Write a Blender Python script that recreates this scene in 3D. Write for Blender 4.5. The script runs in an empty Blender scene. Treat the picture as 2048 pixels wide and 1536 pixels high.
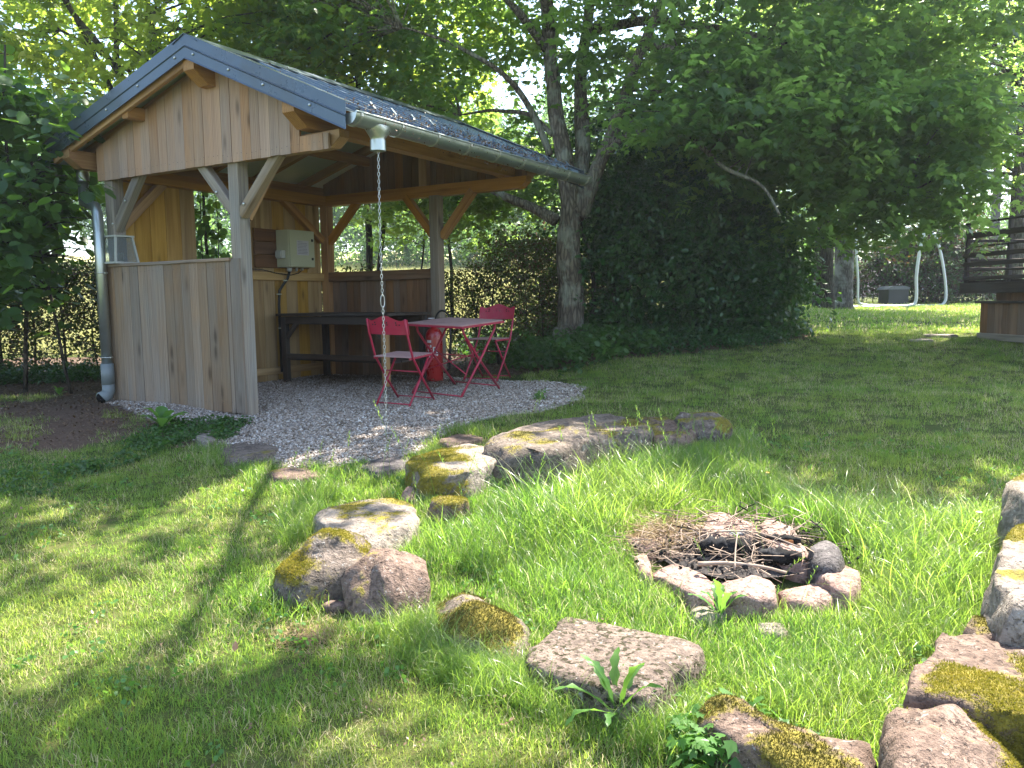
import bpy, bmesh, math, random
import numpy as np
from mathutils import Vector, Matrix, noise as mnoise
random.seed(7)
rng = np.random.default_rng(11)
SC = bpy.context.scene
COL = SC.collection
PI = math.pi

# ------------------------------------------------------------------ camera, sky, sun, exposure
CAM_H, FPX, PITCH, ROLL = 0.92, 1618.6, 0.1037, 0.01254
cam = bpy.data.objects.new('camera', bpy.data.cameras.new('camera')); COL.objects.link(cam)
cam.data.sensor_width = 36; cam.data.lens = FPX / 2048 * 36
cam.data.clip_start = 0.05; cam.data.clip_end = 2000
_c, _s = math.cos(PITCH), math.sin(PITCH)
F_ = Vector((0, _c, -_s)); U0 = Vector((0, _s, _c)); R0 = Vector((1, 0, 0))
Rr = math.cos(ROLL) * R0 - math.sin(ROLL) * U0
Ur = math.sin(ROLL) * R0 + math.cos(ROLL) * U0
cam.matrix_world = Matrix(((Rr.x, Ur.x, -F_.x, 0), (Rr.y, Ur.y, -F_.y, 0), (Rr.z, Ur.z, -F_.z, CAM_H), (0, 0, 0, 1)))
SC.camera = cam

SUN_AZ, SUN_EL = 42.0, 58.0          # clockwise from +Y (the view direction), above the horizon
world = bpy.data.worlds.new('World'); SC.world = world; world.use_nodes = True
wn = world.node_tree.nodes; wl = world.node_tree.links; wn.clear()
sky = wn.new('ShaderNodeTexSky'); sky.sky_type = 'NISHITA'; sky.sun_disc = False
sky.sun_elevation = math.radians(SUN_EL); sky.sun_rotation = math.radians(SUN_AZ)
sky.air_density = 1.0; sky.dust_density = 1.5; sky.ozone_density = 1.0
bg = wn.new('ShaderNodeBackground'); bg.inputs['Strength'].default_value = 0.125
wo = wn.new('ShaderNodeOutputWorld'); wl.new(sky.outputs[0], bg.inputs[0]); wl.new(bg.outputs[0], wo.inputs[0])
sl = bpy.data.lights.new('sun', 'SUN'); sl.energy = 5.0; sl.angle = math.radians(0.53); sl.color = (1.0, 0.94, 0.82)
sun = bpy.data.objects.new('sun', sl); COL.objects.link(sun)
_az, _el = math.radians(SUN_AZ), math.radians(SUN_EL)
SUNDIR = Vector((math.sin(_az) * math.cos(_el), math.cos(_az) * math.cos(_el), math.sin(_el)))
sun.rotation_euler = SUNDIR.to_track_quat('Z', 'Y').to_euler()
SC.view_settings.view_transform = 'Standard'; SC.view_settings.look = 'None'
SC.view_settings.exposure = 2.25; SC.view_settings.gamma = 1.0; SC.view_settings.use_curve_mapping = False
SC.render.engine = 'CYCLES'
cy = SC.cycles
cy.use_denoising = True
try: cy.denoiser = 'OPENIMAGEDENOISE'
except Exception: pass
cy.max_bounces = 8; cy.diffuse_bounces = 4; cy.glossy_bounces = 3; cy.transmission_bounces = 5; cy.transparent_max_bounces = 6
cy.caustics_reflective = False; cy.caustics_refractive = False
cy.use_adaptive_sampling = True; cy.adaptive_threshold = 0.01

# ------------------------------------------------------------------ helpers: places
def sst(a, b, x):
    t = np.clip((np.asarray(x, float) - a) / (b - a), 0, 1); return t * t * (3 - 2 * t)
def G(x, y):
    """height of the ground"""
    x = np.asarray(x, float); y = np.asarray(y, float)
    near = np.interp(y, [-5, 0, 1, 2, 3, 4, 5, 6.2, 6.8, 7.3], [-.72, -.7, -.66, -.595, -.5, -.385, -.26, -.115, -.045, 0])
    far = np.interp(y, [7, 8, 9, 10, 11.3, 14, 20, 24, 40, 200], [0, .03, .12, .24, .38, .45, .5, .56, .8, 1.2])
    fld = np.maximum(0, y - 14) * .09 * (1 - sst(3, 9, x)) * np.where(y > 75, 75 / np.maximum(y, 1), 1)
    hills = sst(60, 400, y) * 16
    slope = np.interp(y, [5, 6.2, 7.1, 8.1, 8.8, 9.4, 10.2], [0, 0, -.035, 0, .02, .02, 0]) * sst(-2.1, -1.3, x) * (1 - sst(1.2, 2.5, x))
    return near + slope + far * sst(-.2, 1.2, x) + fld + hills
def ray(px, py):
    A = px - 1024; B = py - 768
    c, s = math.cos(ROLL), math.sin(ROLL)
    a = A * c - B * s; b = A * s + B * c
    r = a / FPX; u = -b / FPX
    return np.array([r, math.cos(PITCH) + u * math.sin(PITCH), -math.sin(PITCH) + u * math.cos(PITCH)])
EYE = np.array([0, 0, CAM_H])
def at_z(px, py, z):
    r = ray(px, py); return EYE + r * ((z - CAM_H) / r[2])
def at_y(px, py, y):
    r = ray(px, py); return EYE + r * (y / r[1])
def on_ground(px, py):
    r = ray(px, py); t = .3
    while t < 300:
        X = EYE + t * r
        if X[2] < G(X[0], X[1]): break
        t *= 1.003
    return X
def project(x, y, z):
    X = np.asarray(x, float); Y = np.asarray(y, float); Z = np.asarray(z, float) - CAM_H
    d = Y * math.cos(PITCH) - Z * math.sin(PITCH); u = Y * math.sin(PITCH) + Z * math.cos(PITCH)
    a = FPX * X / d; b = -FPX * u / d
    c, s = math.cos(ROLL), math.sin(ROLL)
    return 1024 + a * c + b * s, 768 - a * s + b * c, d
# the shelter's own frame: u along its gable front, v along its depth
SX, SY, SPHI = -3.863, 7.847, -0.5433
def sh(u, v, z=0):
    return np.array([SX + u * math.cos(SPHI) - v * math.sin(SPHI), SY + u * math.sin(SPHI) + v * math.cos(SPHI), z])
def to_sh(x, y):
    dx = np.asarray(x) - SX; dy = np.asarray(y) - SY
    return dx * math.cos(SPHI) + dy * math.sin(SPHI), -dx * math.sin(SPHI) + dy * math.cos(SPHI)
def in_poly(x, y, poly):
    x = np.asarray(x, float); y = np.asarray(y, float); res = np.zeros(x.shape, bool)
    n = len(poly)
    for i in range(n):
        x1, y1 = poly[i]; x2, y2 = poly[(i + 1) % n]
        c = ((y1 > y) != (y2 > y)) & (x < (x2 - x1) * (y - y1) / (y2 - y1 + 1e-12) + x1)
        res ^= c
    return res
def vnoise(x, y, scale=1.0, seed=0):
    """cheap smooth 2D value noise 0..1 (vectorised)"""
    x = np.asarray(x, float) * scale + seed * 17.3; y = np.asarray(y, float) * scale + seed * 9.1
    xi = np.floor(x).astype(np.int64); yi = np.floor(y).astype(np.int64); fx = x - xi; fy = y - yi
    fx = fx * fx * (3 - 2 * fx); fy = fy * fy * (3 - 2 * fy)
    def hsh(a, b):
        n = (a * 374761393 + b * 668265263 + seed * 144665) & 0x7fffffff
        n = ((n ^ (n >> 13)) * 1274126177) & 0x7fffffff
        return ((n ^ (n >> 16)) & 0xffff) / 65535.0
    return (hsh(xi, yi) * (1 - fx) + hsh(xi + 1, yi) * fx) * (1 - fy) + (hsh(xi, yi + 1) * (1 - fx) + hsh(xi + 1, yi + 1) * fx) * fy

# ------------------------------------------------------------------ helpers: objects
def tag(o, label=None, cat=None, group=None, kind=None):
    if label: o['label'] = label
    if cat: o['category'] = cat
    if group: o['group'] = group
    if kind: o['kind'] = kind
    return o
def empty(name, loc=(0, 0, 0), rotz=0, **k):
    o = bpy.data.objects.new(name, None); COL.objects.link(o); o.empty_display_size = .1
    o.location = loc; o.rotation_euler = (0, 0, rotz); tag(o, **k); return o
def link(name, me, mat=None, parent=None, link_=True):
    o = bpy.data.objects.new(name, me)
    if link_: COL.objects.link(o)
    if mat is not None and len(me.materials) == 0:
        for m in (mat if isinstance(mat, (list, tuple)) else [mat]): me.materials.append(m)
    if parent is not None: o.parent = parent
    return o
def np_mesh(name, V, Fq, smooth=False, mats=None):
    """V (n,3); Fq list of index arrays, each (m,k) with one k"""
    me = bpy.data.meshes.new(name)
    if not isinstance(Fq, list): Fq = [Fq]
    Fq = [np.asarray(f, np.int32) for f in Fq if len(f)]
    V = np.asarray(V, np.float32)
    me.vertices.add(len(V)); me.vertices.foreach_set('co', V.ravel())
    loops = np.concatenate([f.ravel() for f in Fq]); tot = np.concatenate([np.full(len(f), f.shape[1], np.int32) for f in Fq])
    start = np.concatenate([[0], np.cumsum(tot)[:-1]]).astype(np.int32)
    me.loops.add(len(loops)); me.loops.foreach_set('vertex_index', loops)
    me.polygons.add(len(tot)); me.polygons.foreach_set('loop_start', start); me.polygons.foreach_set('loop_total', tot)
    if smooth: me.polygons.foreach_set('use_smooth', np.ones(len(tot), bool))
    if mats is not None: me.polygons.foreach_set('material_index', np.asarray(mats, np.int32))
    me.update(calc_edges=True); me.validate(); return me
class MB:
    """collects simple shapes into one mesh"""
    def __init__(s): s.v = []; s.f = []; s.sm = []
    def add(s, vs, fs, smooth=False):
        b = len(s.v); s.v += [tuple(map(float, p)) for p in vs]; s.f += [tuple(b + i for i in f) for f in fs]; s.sm += [smooth] * len(fs)
    def box(s, lo, hi, c=0.0):
        x0, y0, z0 = lo; x1, y1, z1 = hi
        if c <= 0:
            s.add([(x0, y0, z0), (x1, y0, z0), (x1, y1, z0), (x0, y1, z0), (x0, y0, z1), (x1, y0, z1), (x1, y1, z1), (x0, y1, z1)],
                  [(0, 3, 2, 1), (4, 5, 6, 7), (0, 1, 5, 4), (1, 2, 6, 5), (2, 3, 7, 6), (3, 0, 4, 7)])
            return
        # chamfer on the four edges along z
        ring = [(x0 + c, y0), (x1 - c, y0), (x1, y0 + c), (x1, y1 - c), (x1 - c, y1), (x0 + c, y1), (x0, y1 - c), (x0, y0 + c)]
        n = 8; s.add([(a, b, z0) for a, b in ring] + [(a, b, z1) for a, b in ring],
                     [tuple(range(n - 1, -1, -1)), tuple(range(n, 2 * n))] + [(i, (i + 1) % n, n + (i + 1) % n, n + i) for i in range(n)])
    def prism(s, poly, z0, z1, axis='z'):
        n = len(poly)
        def P(a, b, c): return (a, b, c) if axis == 'z' else ((a, c, b) if axis == 'y' else (c, a, b))
        s.add([P(a, b, z0) for a, b in poly] + [P(a, b, z1) for a, b in poly],
              [tuple(range(n - 1, -1, -1)), tuple(range(n, 2 * n))] + [(i, (i + 1) % n, n + (i + 1) % n, n + i) for i in range(n)])
    def tube(s, pts, r, n=8, closed=False, caps=True):
        pts = [Vector([float(c) for c in p]) for p in pts]; m = len(pts)
        rs = [float(x) for x in r] if isinstance(r, (list, tuple)) else [float(r)] * m
        up = Vector((0, 0, 1)); vs = []; fs = []
        prev = None
        for i, p in enumerate(pts):
            if closed: d = pts[(i + 1) % m] - pts[i - 1]
            else: d = (pts[min(i + 1, m - 1)] - pts[max(i - 1, 0)])
            d.normalize()
            if prev is None:
                a = d.cross(up if abs(d.z) < .95 else Vector((1, 0, 0))).normalized()
            else:
                a = (prev - d * prev.dot(d)).normalized()
            prev = a; b = d.cross(a)
            for k in range(n):
                t = 2 * PI * k / n; vs.append(p + rs[i] * (math.cos(t) * a + math.sin(t) * b))
        for i in range(m if closed else m - 1):
            j = (i + 1) % m
            for k in range(n): fs.append((i * n + k, i * n + (k + 1) % n, j * n + (k + 1) % n, j * n + k))
        if caps and not closed: fs += [tuple(range(n - 1, -1, -1)), tuple((m - 1) * n + k for k in range(n))]
        s.add(vs, fs, True)
    def lathe(s, prof, n=16, c=(0, 0, 0)):
        vs = []; m = len(prof)
        for r, z in prof:
            for k in range(n): t = 2 * PI * k / n; vs.append((c[0] + r * math.cos(t), c[1] + r * math.sin(t), c[2] + z))
        fs = [(i * n + k, i * n + (k + 1) % n, (i + 1) * n + (k + 1) % n, (i + 1) * n + k) for i in range(m - 1) for k in range(n)]
        fs += [tuple(range(n - 1, -1, -1)), tuple((m - 1) * n + k for k in range(n))]
        s.add(vs, fs, True)
    def mesh(s, name='mesh'):
        me = bpy.data.meshes.new(name); me.from_pydata(s.v, [], s.f)
        me.polygons.foreach_set('use_smooth', s.sm); me.update(); return me
    def build(s, name, mat, parent=None): return link(name, s.mesh(name), mat, parent)
def autosmooth(o, ang=40):
    me = o.data
    bm = bmesh.new(); bm.from_mesh(me)
    for e in bm.edges:
        if len(e.link_faces) == 2: e.smooth = e.calc_face_angle(0) < math.radians(ang)
    for f in bm.faces: f.smooth = True
    bm.to_mesh(me); bm.free(); return o
def beam(name, p0, p1, w, d, mat, parent, up=(0, 0, 1), c=.006, ext=None):
    """timber from p0 to p1 (parent's frame); its own z runs along the grain. w across, d along `up`"""
    p0 = Vector(p0); p1 = Vector(p1); z = (p1 - p0); L = z.length; z.normalize()
    y = Vector(up); y = (y - z * y.dot(z)); 
    if y.length < 1e-4: y = Vector((0, 1, 0)) - z * z.y
    y.normalize(); x = y.cross(z)
    mb = MB()
    if ext is None: mb.box((-w / 2, -d / 2, 0), (w / 2, d / 2, L), c)
    else:
        # ext: (cut0, cut1) amount by which the underside is shorter at each end (sloping end cut)
        a, b = ext
        mb.prism([(-d / 2, a), (-d / 2, L - b), (-d / 2 + d * .55, L), (d / 2, L), (d / 2, 0), (-d / 2 + d * .55, 0)] if (a and b) else
                 ([(-d / 2, a), (-d / 2, L), (d / 2, L), (d / 2, 0), (-d / 2 + d * .55, 0)] if a else [(-d / 2, 0), (-d / 2, L - b), (-d / 2 + d * .55, L), (d / 2, L), (d / 2, 0)]),
                 -w / 2, w / 2, axis='x')
    o = mb.build(name, mat, parent)
    o.matrix_local = Matrix(((x.x, y.x, z.x, p0.x), (x.y, y.y, z.y, p0.y), (x.z, y.z, z.z, p0.z), (0, 0, 0, 1)))
    return o

# ------------------------------------------------------------------ helpers: materials
def new_mat(name):
    m = bpy.data.materials.new(name); m.use_nodes = True; nt = m.node_tree; nt.nodes.clear()
    out = nt.nodes.new('ShaderNodeOutputMaterial'); return m, nt, out
class N:
    def __init__(s, nt): s.nt = nt
    def n(s, t, **k):
        nd = s.nt.nodes.new(t)
        for a, b in k.items(): setattr(nd, a, b)
        return nd
    def l(s, a, b): s.nt.links.new(a, b)
    def val(s, nd, i, v):
        if hasattr(v, 'is_linked') or isinstance(v, bpy.types.NodeSocket): s.l(v, nd.inputs[i])
        else: nd.inputs[i].default_value = v
    def noise(s, vec, scale, detail=4, rough=.55, dist=0.0, fac=True):
        nd = s.n('ShaderNodeTexNoise'); s.l(vec, nd.inputs['Vector']); nd.inputs['Scale'].default_value = scale
        nd.inputs['Detail'].default_value = detail; nd.inputs['Roughness'].default_value = rough; nd.inputs['Distortion'].default_value = dist
        return nd.outputs[0] if fac else nd.outputs[1]
    def ramp(s, fac, stops, interp='LINEAR'):
        nd = s.n('ShaderNodeValToRGB'); s.l(fac, nd.inputs[0]); cr = nd.color_ramp; cr.interpolation = interp
        while len(cr.elements) < len(stops): cr.elements.new(0.5)
        for e, (p, c) in zip(cr.elements, stops):
            e.position = p; e.color = (c[0], c[1], c[2], 1) if isinstance(c, (tuple, list)) else (c, c, c, 1)
        return nd.outputs[0]
    def mix(s, fac, a, b, mode='MIX'):
        nd = s.n('ShaderNodeMix', data_type='RGBA', blend_type=mode)
        s.val(nd, 0, fac)
        for i, v in ((6, a), (7, b)):
            if isinstance(v, bpy.types.NodeSocket): s.l(v, nd.inputs[i])
            else: nd.inputs[i].default_value = (v[0], v[1], v[2], 1)
        return nd.outputs[2]
    def math(s, op, a, b=0.0, c=None, clamp=False):
        nd = s.n('ShaderNodeMath', operation=op, use_clamp=clamp); s.val(nd, 0, a); s.val(nd, 1, b)
        if c is not None: s.val(nd, 2, c)
        return nd.outputs[0]
    def mapping(s, vec, scale=(1, 1, 1), loc=None):
        nd = s.n('ShaderNodeMapping'); s.l(vec, nd.inputs[0]); nd.inputs['Scale'].default_value = scale
        if loc is not None: s.l(loc, nd.inputs['Location'])
        return nd.outputs[0]
    def bump(s, h, strength=.3, dist=.01):
        nd = s.n('ShaderNodeBump'); s.l(h, nd.inputs['Height']); nd.inputs['Strength'].default_value = strength; nd.inputs['Distance'].default_value = dist
        return nd.outputs[0]
    def bsdf(s, out, col, rough=.6, metal=0.0, spec=.5, bump=None, **k):
        b = s.n('ShaderNodeBsdfPrincipled')
        if isinstance(col, bpy.types.NodeSocket): s.l(col, b.inputs['Base Color'])
        else: b.inputs['Base Color'].default_value = (*col, 1)
        s.val(b, 'Roughness', rough); s.val(b, 'Metallic', metal); b.inputs['Specular IOR Level'].default_value = spec
        if bump is not None: s.l(bump, b.inputs['Normal'])
        if out is not None: s.l(b.outputs[0], out.inputs[0])
        return b
def wood(name, c_light, c_dark, c_grey=None, grey=0.0, knots=.6, rough=.75, vary=.35, grain=1.0):
    m, nt, out = new_mat(name); g = N(nt)
    tc = g.n('ShaderNodeTexCoord'); oi = g.n('ShaderNodeObjectInfo')
    off = g.n('ShaderNodeCombineXYZ'); r10 = g.math('MULTIPLY', oi.outputs['Random'], 37.0)
    g.l(r10, off.inputs[0]); g.l(g.math('MULTIPLY', oi.outputs['Random'], 91.0), off.inputs[2])
    p = g.mapping(tc.outputs['Object'], (9, 9, .7), off.outputs[0])
    n1 = g.noise(p, 1.0, 5, .6, .6)
    pf = g.mapping(tc.outputs['Object'], (75, 75, 1.6), off.outputs[0])
    n2 = g.noise(pf, 1.0, 4, .65, .3)
    wv = g.n('ShaderNodeTexWave', wave_type='BANDS', bands_direction='X'); g.l(g.mapping(tc.outputs['Object'], (6, 6, .35), off.outputs[0]), wv.inputs[0])
    wv.inputs['Scale'].default_value = 3.2; wv.inputs['Distortion'].default_value = 5.5; wv.inputs['Detail'].default_value = 2; wv.inputs['Detail Scale'].default_value = .8
    f = g.math('ADD', g.math('MULTIPLY', n1, .5), g.math('ADD', g.math('MULTIPLY', n2, .35 * grain), g.math('MULTIPLY', wv.outputs[0], .22)))
    col = g.mix(g.ramp(f, [(.32, 0), (.74, 1)]), c_dark, c_light)
    if c_grey is not None:
        gn = g.noise(g.mapping(tc.outputs['Object'], (3, 3, .9), off.outputs[0]), 1.0, 4, .6)
        gf = g.math('ADD', g.ramp(gn, [(.35, 0), (.65, 1)]), (grey - .5) * 1.6, clamp=True)
        gcol = g.mix(g.ramp(n2, [(.35, 0), (.7, 1)]), tuple(x * .55 for x in c_grey), c_grey)
        col = g.mix(g.math('MULTIPLY', gf, .9), col, gcol)
    # knots
    kp = g.mapping(tc.outputs['Object'], (10, 10, 3.2), off.outputs[0])
    vo = g.n('ShaderNodeTexVoronoi'); g.l(kp, vo.inputs['Vector']); vo.inputs['Scale'].default_value = .62; vo.inputs['Randomness'].default_value = 1.0
    kf = g.ramp(vo.outputs['Distance'], [(.05, 1), (.16, .25), (.24, 0)])
    col = g.mix(g.math('MULTIPLY', kf, knots), col, tuple(x * .28 for x in c_dark))
    # tone of each piece, weather streaks
    hs = g.n('ShaderNodeHueSaturation'); g.l(col, hs.inputs['Color'])
    g.l(g.math('ADD', g.math('MULTIPLY', oi.outputs['Random'], vary), 1 - vary / 2), hs.inputs['Value'])
    g.l(g.math('ADD', g.math('MULTIPLY', g.math('FRACT', g.math('MULTIPLY', oi.outputs['Random'], 13.7)), .35), .82), hs.inputs['Saturation'])
    bmp = g.bump(g.math('ADD', n2, g.math('MULTIPLY', kf, .4)), .45, .004)
    g.bsdf(out, hs.outputs[0], g.ramp(n1, [(0, rough - .12), (1, rough + .12)]), 0, .3, bmp)
    return m
def plain(name, col, rough=.5, metal=0.0, spec=.5, var=.12, scale=12, bump=.0, dirt=None):
    m, nt, out = new_mat(name); g = N(nt); tc = g.n('ShaderNodeTexCoord')
    n1 = g.noise(tc.outputs['Object'], scale, 5, .6)
    c = g.mix(n1, tuple(x * (1 - var) for x in col), tuple(min(1, x * (1 + var)) for x in col))
    if dirt is not None:
        n2 = g.noise(tc.outputs['Object'], scale * .4, 6, .7)
        c = g.mix(g.ramp(n2, [(.5, 0), (.72, .8)]), c, dirt)
    b = g.bump(g.noise(tc.outputs['Object'], scale * 8, 3), bump, .003) if bump else None
    g.bsdf(out, c, g.math('ADD', g.math('MULTIPLY', n1, .25), rough - .12), metal, spec, b)
    return m
def leaf_mat(name, ca, cb, ta, tb, trans=.5, rough=.42, spec=.35, wscale=.6, dead=None, patch=0.0):
    m, nt, out = new_mat(name); g = N(nt)
    geo = g.n('ShaderNodeNewGeometry'); oi = g.n('ShaderNodeObjectInfo')
    wn_ = g.noise(geo.outputs['Position'], wscale, 3)
    r = geo.outputs['Random Per Island']
    f = g.math('ADD', g.math('MULTIPLY', r, .5), g.math('MULTIPLY', g.ramp(wn_, [(.35, 0), (.65, 1)]), .5))
    c = g.mix(f, ca, cb); t = g.mix(f, ta, tb)
    if dead is not None:
        fr = g.math('FRACT', g.math('MULTIPLY', r, 7.31))
        if patch:
            pn = g.noise(geo.outputs['Position'], 2.6, 4, .6); fr = g.math('ADD', fr, g.math('MULTIPLY', g.math('SUBTRACT', pn, .5), patch))
        df = g.ramp(fr, [(dead[1], 0), (dead[1] + .03, 1)])
        c = g.mix(df, c, dead[0]); t = g.mix(df, t, tuple(x * 1.5 for x in dead[0]))
    b = g.bsdf(None, c, rough, 0, spec)
    tr = g.n('ShaderNodeBsdfTranslucent'); g.l(t, tr.inputs[0])
    ms = g.n('ShaderNodeMixShader'); ms.inputs[0].default_value = trans
    g.l(b.outputs[0], ms.inputs[1]); g.l(tr.outputs[0], ms.inputs[2]); g.l(ms.outputs[0], out.inputs[0])
    return m
def bark(name, ca, cb, lichen=(.32, .36, .30), lf=.4, scale=1.0):
    m, nt, out = new_mat(name); g = N(nt); tc = g.n('ShaderNodeTexCoord')
    p = g.mapping(tc.outputs['Object'], (14 * scale, 14 * scale, 3.2 * scale))
    vo = g.n('ShaderNodeTexVoronoi', feature='DISTANCE_TO_EDGE'); g.l(p, vo.inputs['Vector']); vo.inputs['Scale'].default_value = 1.6
    n1 = g.noise(p, 1.5, 6, .65, .5); n2 = g.noise(tc.outputs['Object'], 3.2, 5, .6)
    c = g.mix(g.ramp(g.math('MULTIPLY', n1, g.ramp(vo.outputs[0], [(0, .4), (.25, 1)])), [(.2, 0), (.65, 1)]), ca, cb)
    c = g.mix(g.math('MULTIPLY', g.ramp(n2, [(.5, 0), (.62, 1)]), lf), c, lichen)
    b = g.bump(g.math('ADD', g.ramp(vo.outputs[0], [(0, 0), (.3, 1)]), n1), .8, .02)
    g.bsdf(out, c, .9, 0, .2, b); return m

M = {}
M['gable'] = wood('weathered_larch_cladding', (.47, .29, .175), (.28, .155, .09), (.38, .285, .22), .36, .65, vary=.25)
M['front'] = wood('grey_weathered_cladding', (.33, .22, .135), (.14, .084, .05), (.27, .225, .18), .48, .7, vary=.3)
M['beam'] = wood('oiled_pine_timber', (.46, .25, .09), (.22, .10, .034), None, 0, .5, .6, .25)
M['post'] = wood('grey_weathered_post', (.32, .235, .155), (.14, .10, .065), (.33, .30, .26), .5, .6)
M['yellow'] = wood('yellow_spruce_planks', (.52, .33, .12), (.29, .16, .05), None, 0, .8, .65, .3, .7)
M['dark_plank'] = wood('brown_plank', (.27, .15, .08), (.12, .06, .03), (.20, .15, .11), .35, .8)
M['dark_wood'] = wood('dark_stained_wood', (.06, .040, .028), (.025, .016, .011), (.10, .09, .08), .3, .2)
M['rafter'] = wood('rafter_timber', (.46, .25, .095), (.25, .115, .045), None, 0, .4, .6)
M['backboard'] = wood('brown_mounting_board', (.17, .075, .028), (.07, .028, .012), None, 0, .3, .5)
M['roof'] = plain('slate_blue_coated_steel', (.055, .08, .105), .30, .35, .6, .25, 5, .05, (.05, .055, .05))
M['roof_top'] = plain('slate_blue_roof_sheet', (.095, .135, .17), .32, .35, .6, .2, 5, .04, (.07, .08, .075))
M['liner'] = plain('grey_green_steel_underside', (.42, .47, .41), .55, .1, .4, .15, 4)
M['zinc'] = plain('galvanised_zinc', (.42, .45, .43), .34, .85, .5, .18, 9, .03)
M['zinc_bright'] = plain('bright_galvanised_steel', (.50, .50, .47), .36, .9, .5, .1, 20)
M['pvc'] = plain('grey_pvc', (.17, .19, .19), .45, 0, .5, .1, 9)
M['red'] = plain('crimson_painted_metal', (.36, .016, .045), .42, .0, .45, .2, 14, 0, (.25, .05, .06))
M['red_top'] = plain('faded_crimson_table_paint', (.40, .24, .23), .55, .0, .35, .18, 8, dirt=(.22, .12, .11))
M['ext_red'] = plain('glossy_signal_red', (.33, .014, .014), .28, 0, .6, .1, 8)
M['label'] = plain('white_label', (.55, .5, .5), .5, 0, .4, .1, 30)
M['black'] = plain('black_rubber', (.012, .012, .012), .5, 0, .4)
M['mouth_shade'] = plain('pipe_mouth_shade', (.006, .006, .006), .9, 0, .1)  # near-black put in for the shade inside the pipe
M['box'] = plain('cream_painted_steel', (.42, .42, .30), .4, 0, .4, .05, 6)
M['box_grey'] = plain('light_grey_plastic', (.40, .41, .40), .4, 0, .4)
M['paper'] = plain('pale_paper', (.46, .44, .50), .8, 0, .1)
M['ink'] = plain('grey_print', (.22, .22, .28), .8, 0, .1)
M['white_wood'] = plain('whitewashed_wood', (.42, .42, .38), .6, 0, .3, .2, 30)
M['tube'] = plain('galvanised_frame_tube', (.55, .56, .58), .4, .3, .5)
M['bin'] = plain('black_plastic', (.02, .022, .024), .4, 0, .5)
M['bark'] = bark('maple_bark', (.07, .055, .042), (.25, .205, .155), (.32, .33, .26), .6)
M['bark_dark'] = bark('dark_bark', (.03, .024, .018), (.10, .08, .06), (.14, .16, .11), .3)
M['bark_grey'] = bark('grey_spotted_bark', (.08, .07, .06), (.2, .18, .16), (.4, .4, .37), .5)
gl_m, nt, out = new_mat('lantern_glass'); g = N(nt); b = g.bsdf(out, (.85, .9, .88), .12, 0, .5); b.inputs['Transmission Weight'].default_value = .85; b.inputs['IOR'].default_value = 1.1; M['glass'] = gl_m
# leaves
M['lf_maple'] = leaf_mat('maple_leaf', (.036, .072, .036), (.065, .115, .045), (.28, .50, .09), (.52, .72, .13), .52)
M['lf_lime'] = leaf_mat('lime_leaf', (.028, .065, .028), (.05, .105, .035), (.16, .34, .035), (.28, .46, .05), .45)
M['lf_left'] = leaf_mat('yellowish_maple_leaf', (.05, .085, .022), (.085, .12, .028), (.36, .54, .06), (.56, .66, .09), .56)
M['lf_dark'] = leaf_mat('dark_evergreen_leaf', (.016, .052, .016), (.045, .11, .032), (.07, .18, .02), (.16, .32, .03), .30, .28, .5, 1.6)
M['lf_hedge'] = leaf_mat('hedge_leaf', (.020, .045, .012), (.045, .075, .02), (.12, .20, .02), (.20, .26, .03), .35, dead=((.10, .055, .025), .9))
M['lf_back'] = leaf_mat('woodland_leaf', (.035, .085, .038), (.075, .14, .05), (.14, .30, .06), (.24, .42, .08), .45, wscale=.2)
M['lf_pale'] = leaf_mat('pale_birch_leaf', (.08, .13, .06), (.14, .18, .09), (.25, .38, .10), (.36, .44, .14), .45, dead=((.30, .22, .12), .72))
M['lf_copper'] = leaf_mat('copper_leaf', (.03, .022, .02), (.055, .035, .022), (.10, .05, .03), (.24, .17, .03), .4, dead=((.06, .11, .02), .45))
M['lf_ivy'] = leaf_mat('ground_ivy_leaf', (.028, .065, .018), (.055, .11, .03), (.10, .24, .03), (.16, .34, .04), .35)
M['lf_weed'] = leaf_mat('weed_leaf', (.05, .13, .035), (.09, .19, .04), (.18, .42, .05), (.28, .5, .06), .4)
M['grass'] = leaf_mat('lawn_blade', (.065, .155, .03), (.19, .235, .05), (.25, .52, .05), (.60, .68, .12), .52, .42, .4, 1.5, dead=((.50, .43, .25), .83), patch=1.4)
M['long_grass'] = leaf_mat('long_grass_blade', (.06, .14, .028), (.15, .22, .05), (.22, .46, .045), (.46, .60, .09), .50, .30, .55, 1.2, dead=((.42, .40, .22), .92))
M['straw'] = leaf_mat('dry_straw', (.30, .20, .10), (.40, .30, .17), (.3, .2, .1), (.3, .2, .1), .15)
M['field'] = leaf_mat('meadow_blade', (.38, .40, .16), (.50, .48, .24), (.5, .5, .2), (.6, .55, .25), .35)
M['litter'] = leaf_mat('brown_leaf_litter', (.09, .05, .028), (.17, .11, .06), (.1, .05, .02), (.15, .08, .03), .15)
M['moss'] = leaf_mat('yellow_green_moss', (.11, .12, .015), (.30, .23, .035), (.20, .22, .02), (.38, .32, .04), .30, .8, .1, 14.0)
M['moss_dark'] = leaf_mat('dull_moss', (.06, .06, .012), (.14, .11, .025), (.10, .1, .02), (.16, .14, .03), .2, .8, .1, 9.0)
M['twig'] = plain('dead_twig', (.30, .225, .175), .8, 0, .2, .35, 20)
M['char'] = plain('charcoal', (.016, .015, .015), .95, 0, .08, .5, 20, .6, (.06, .06, .065))
M['ash'] = plain('ash', (.17, .17, .18), .9, 0, .1, .4, 25, .5)
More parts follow.
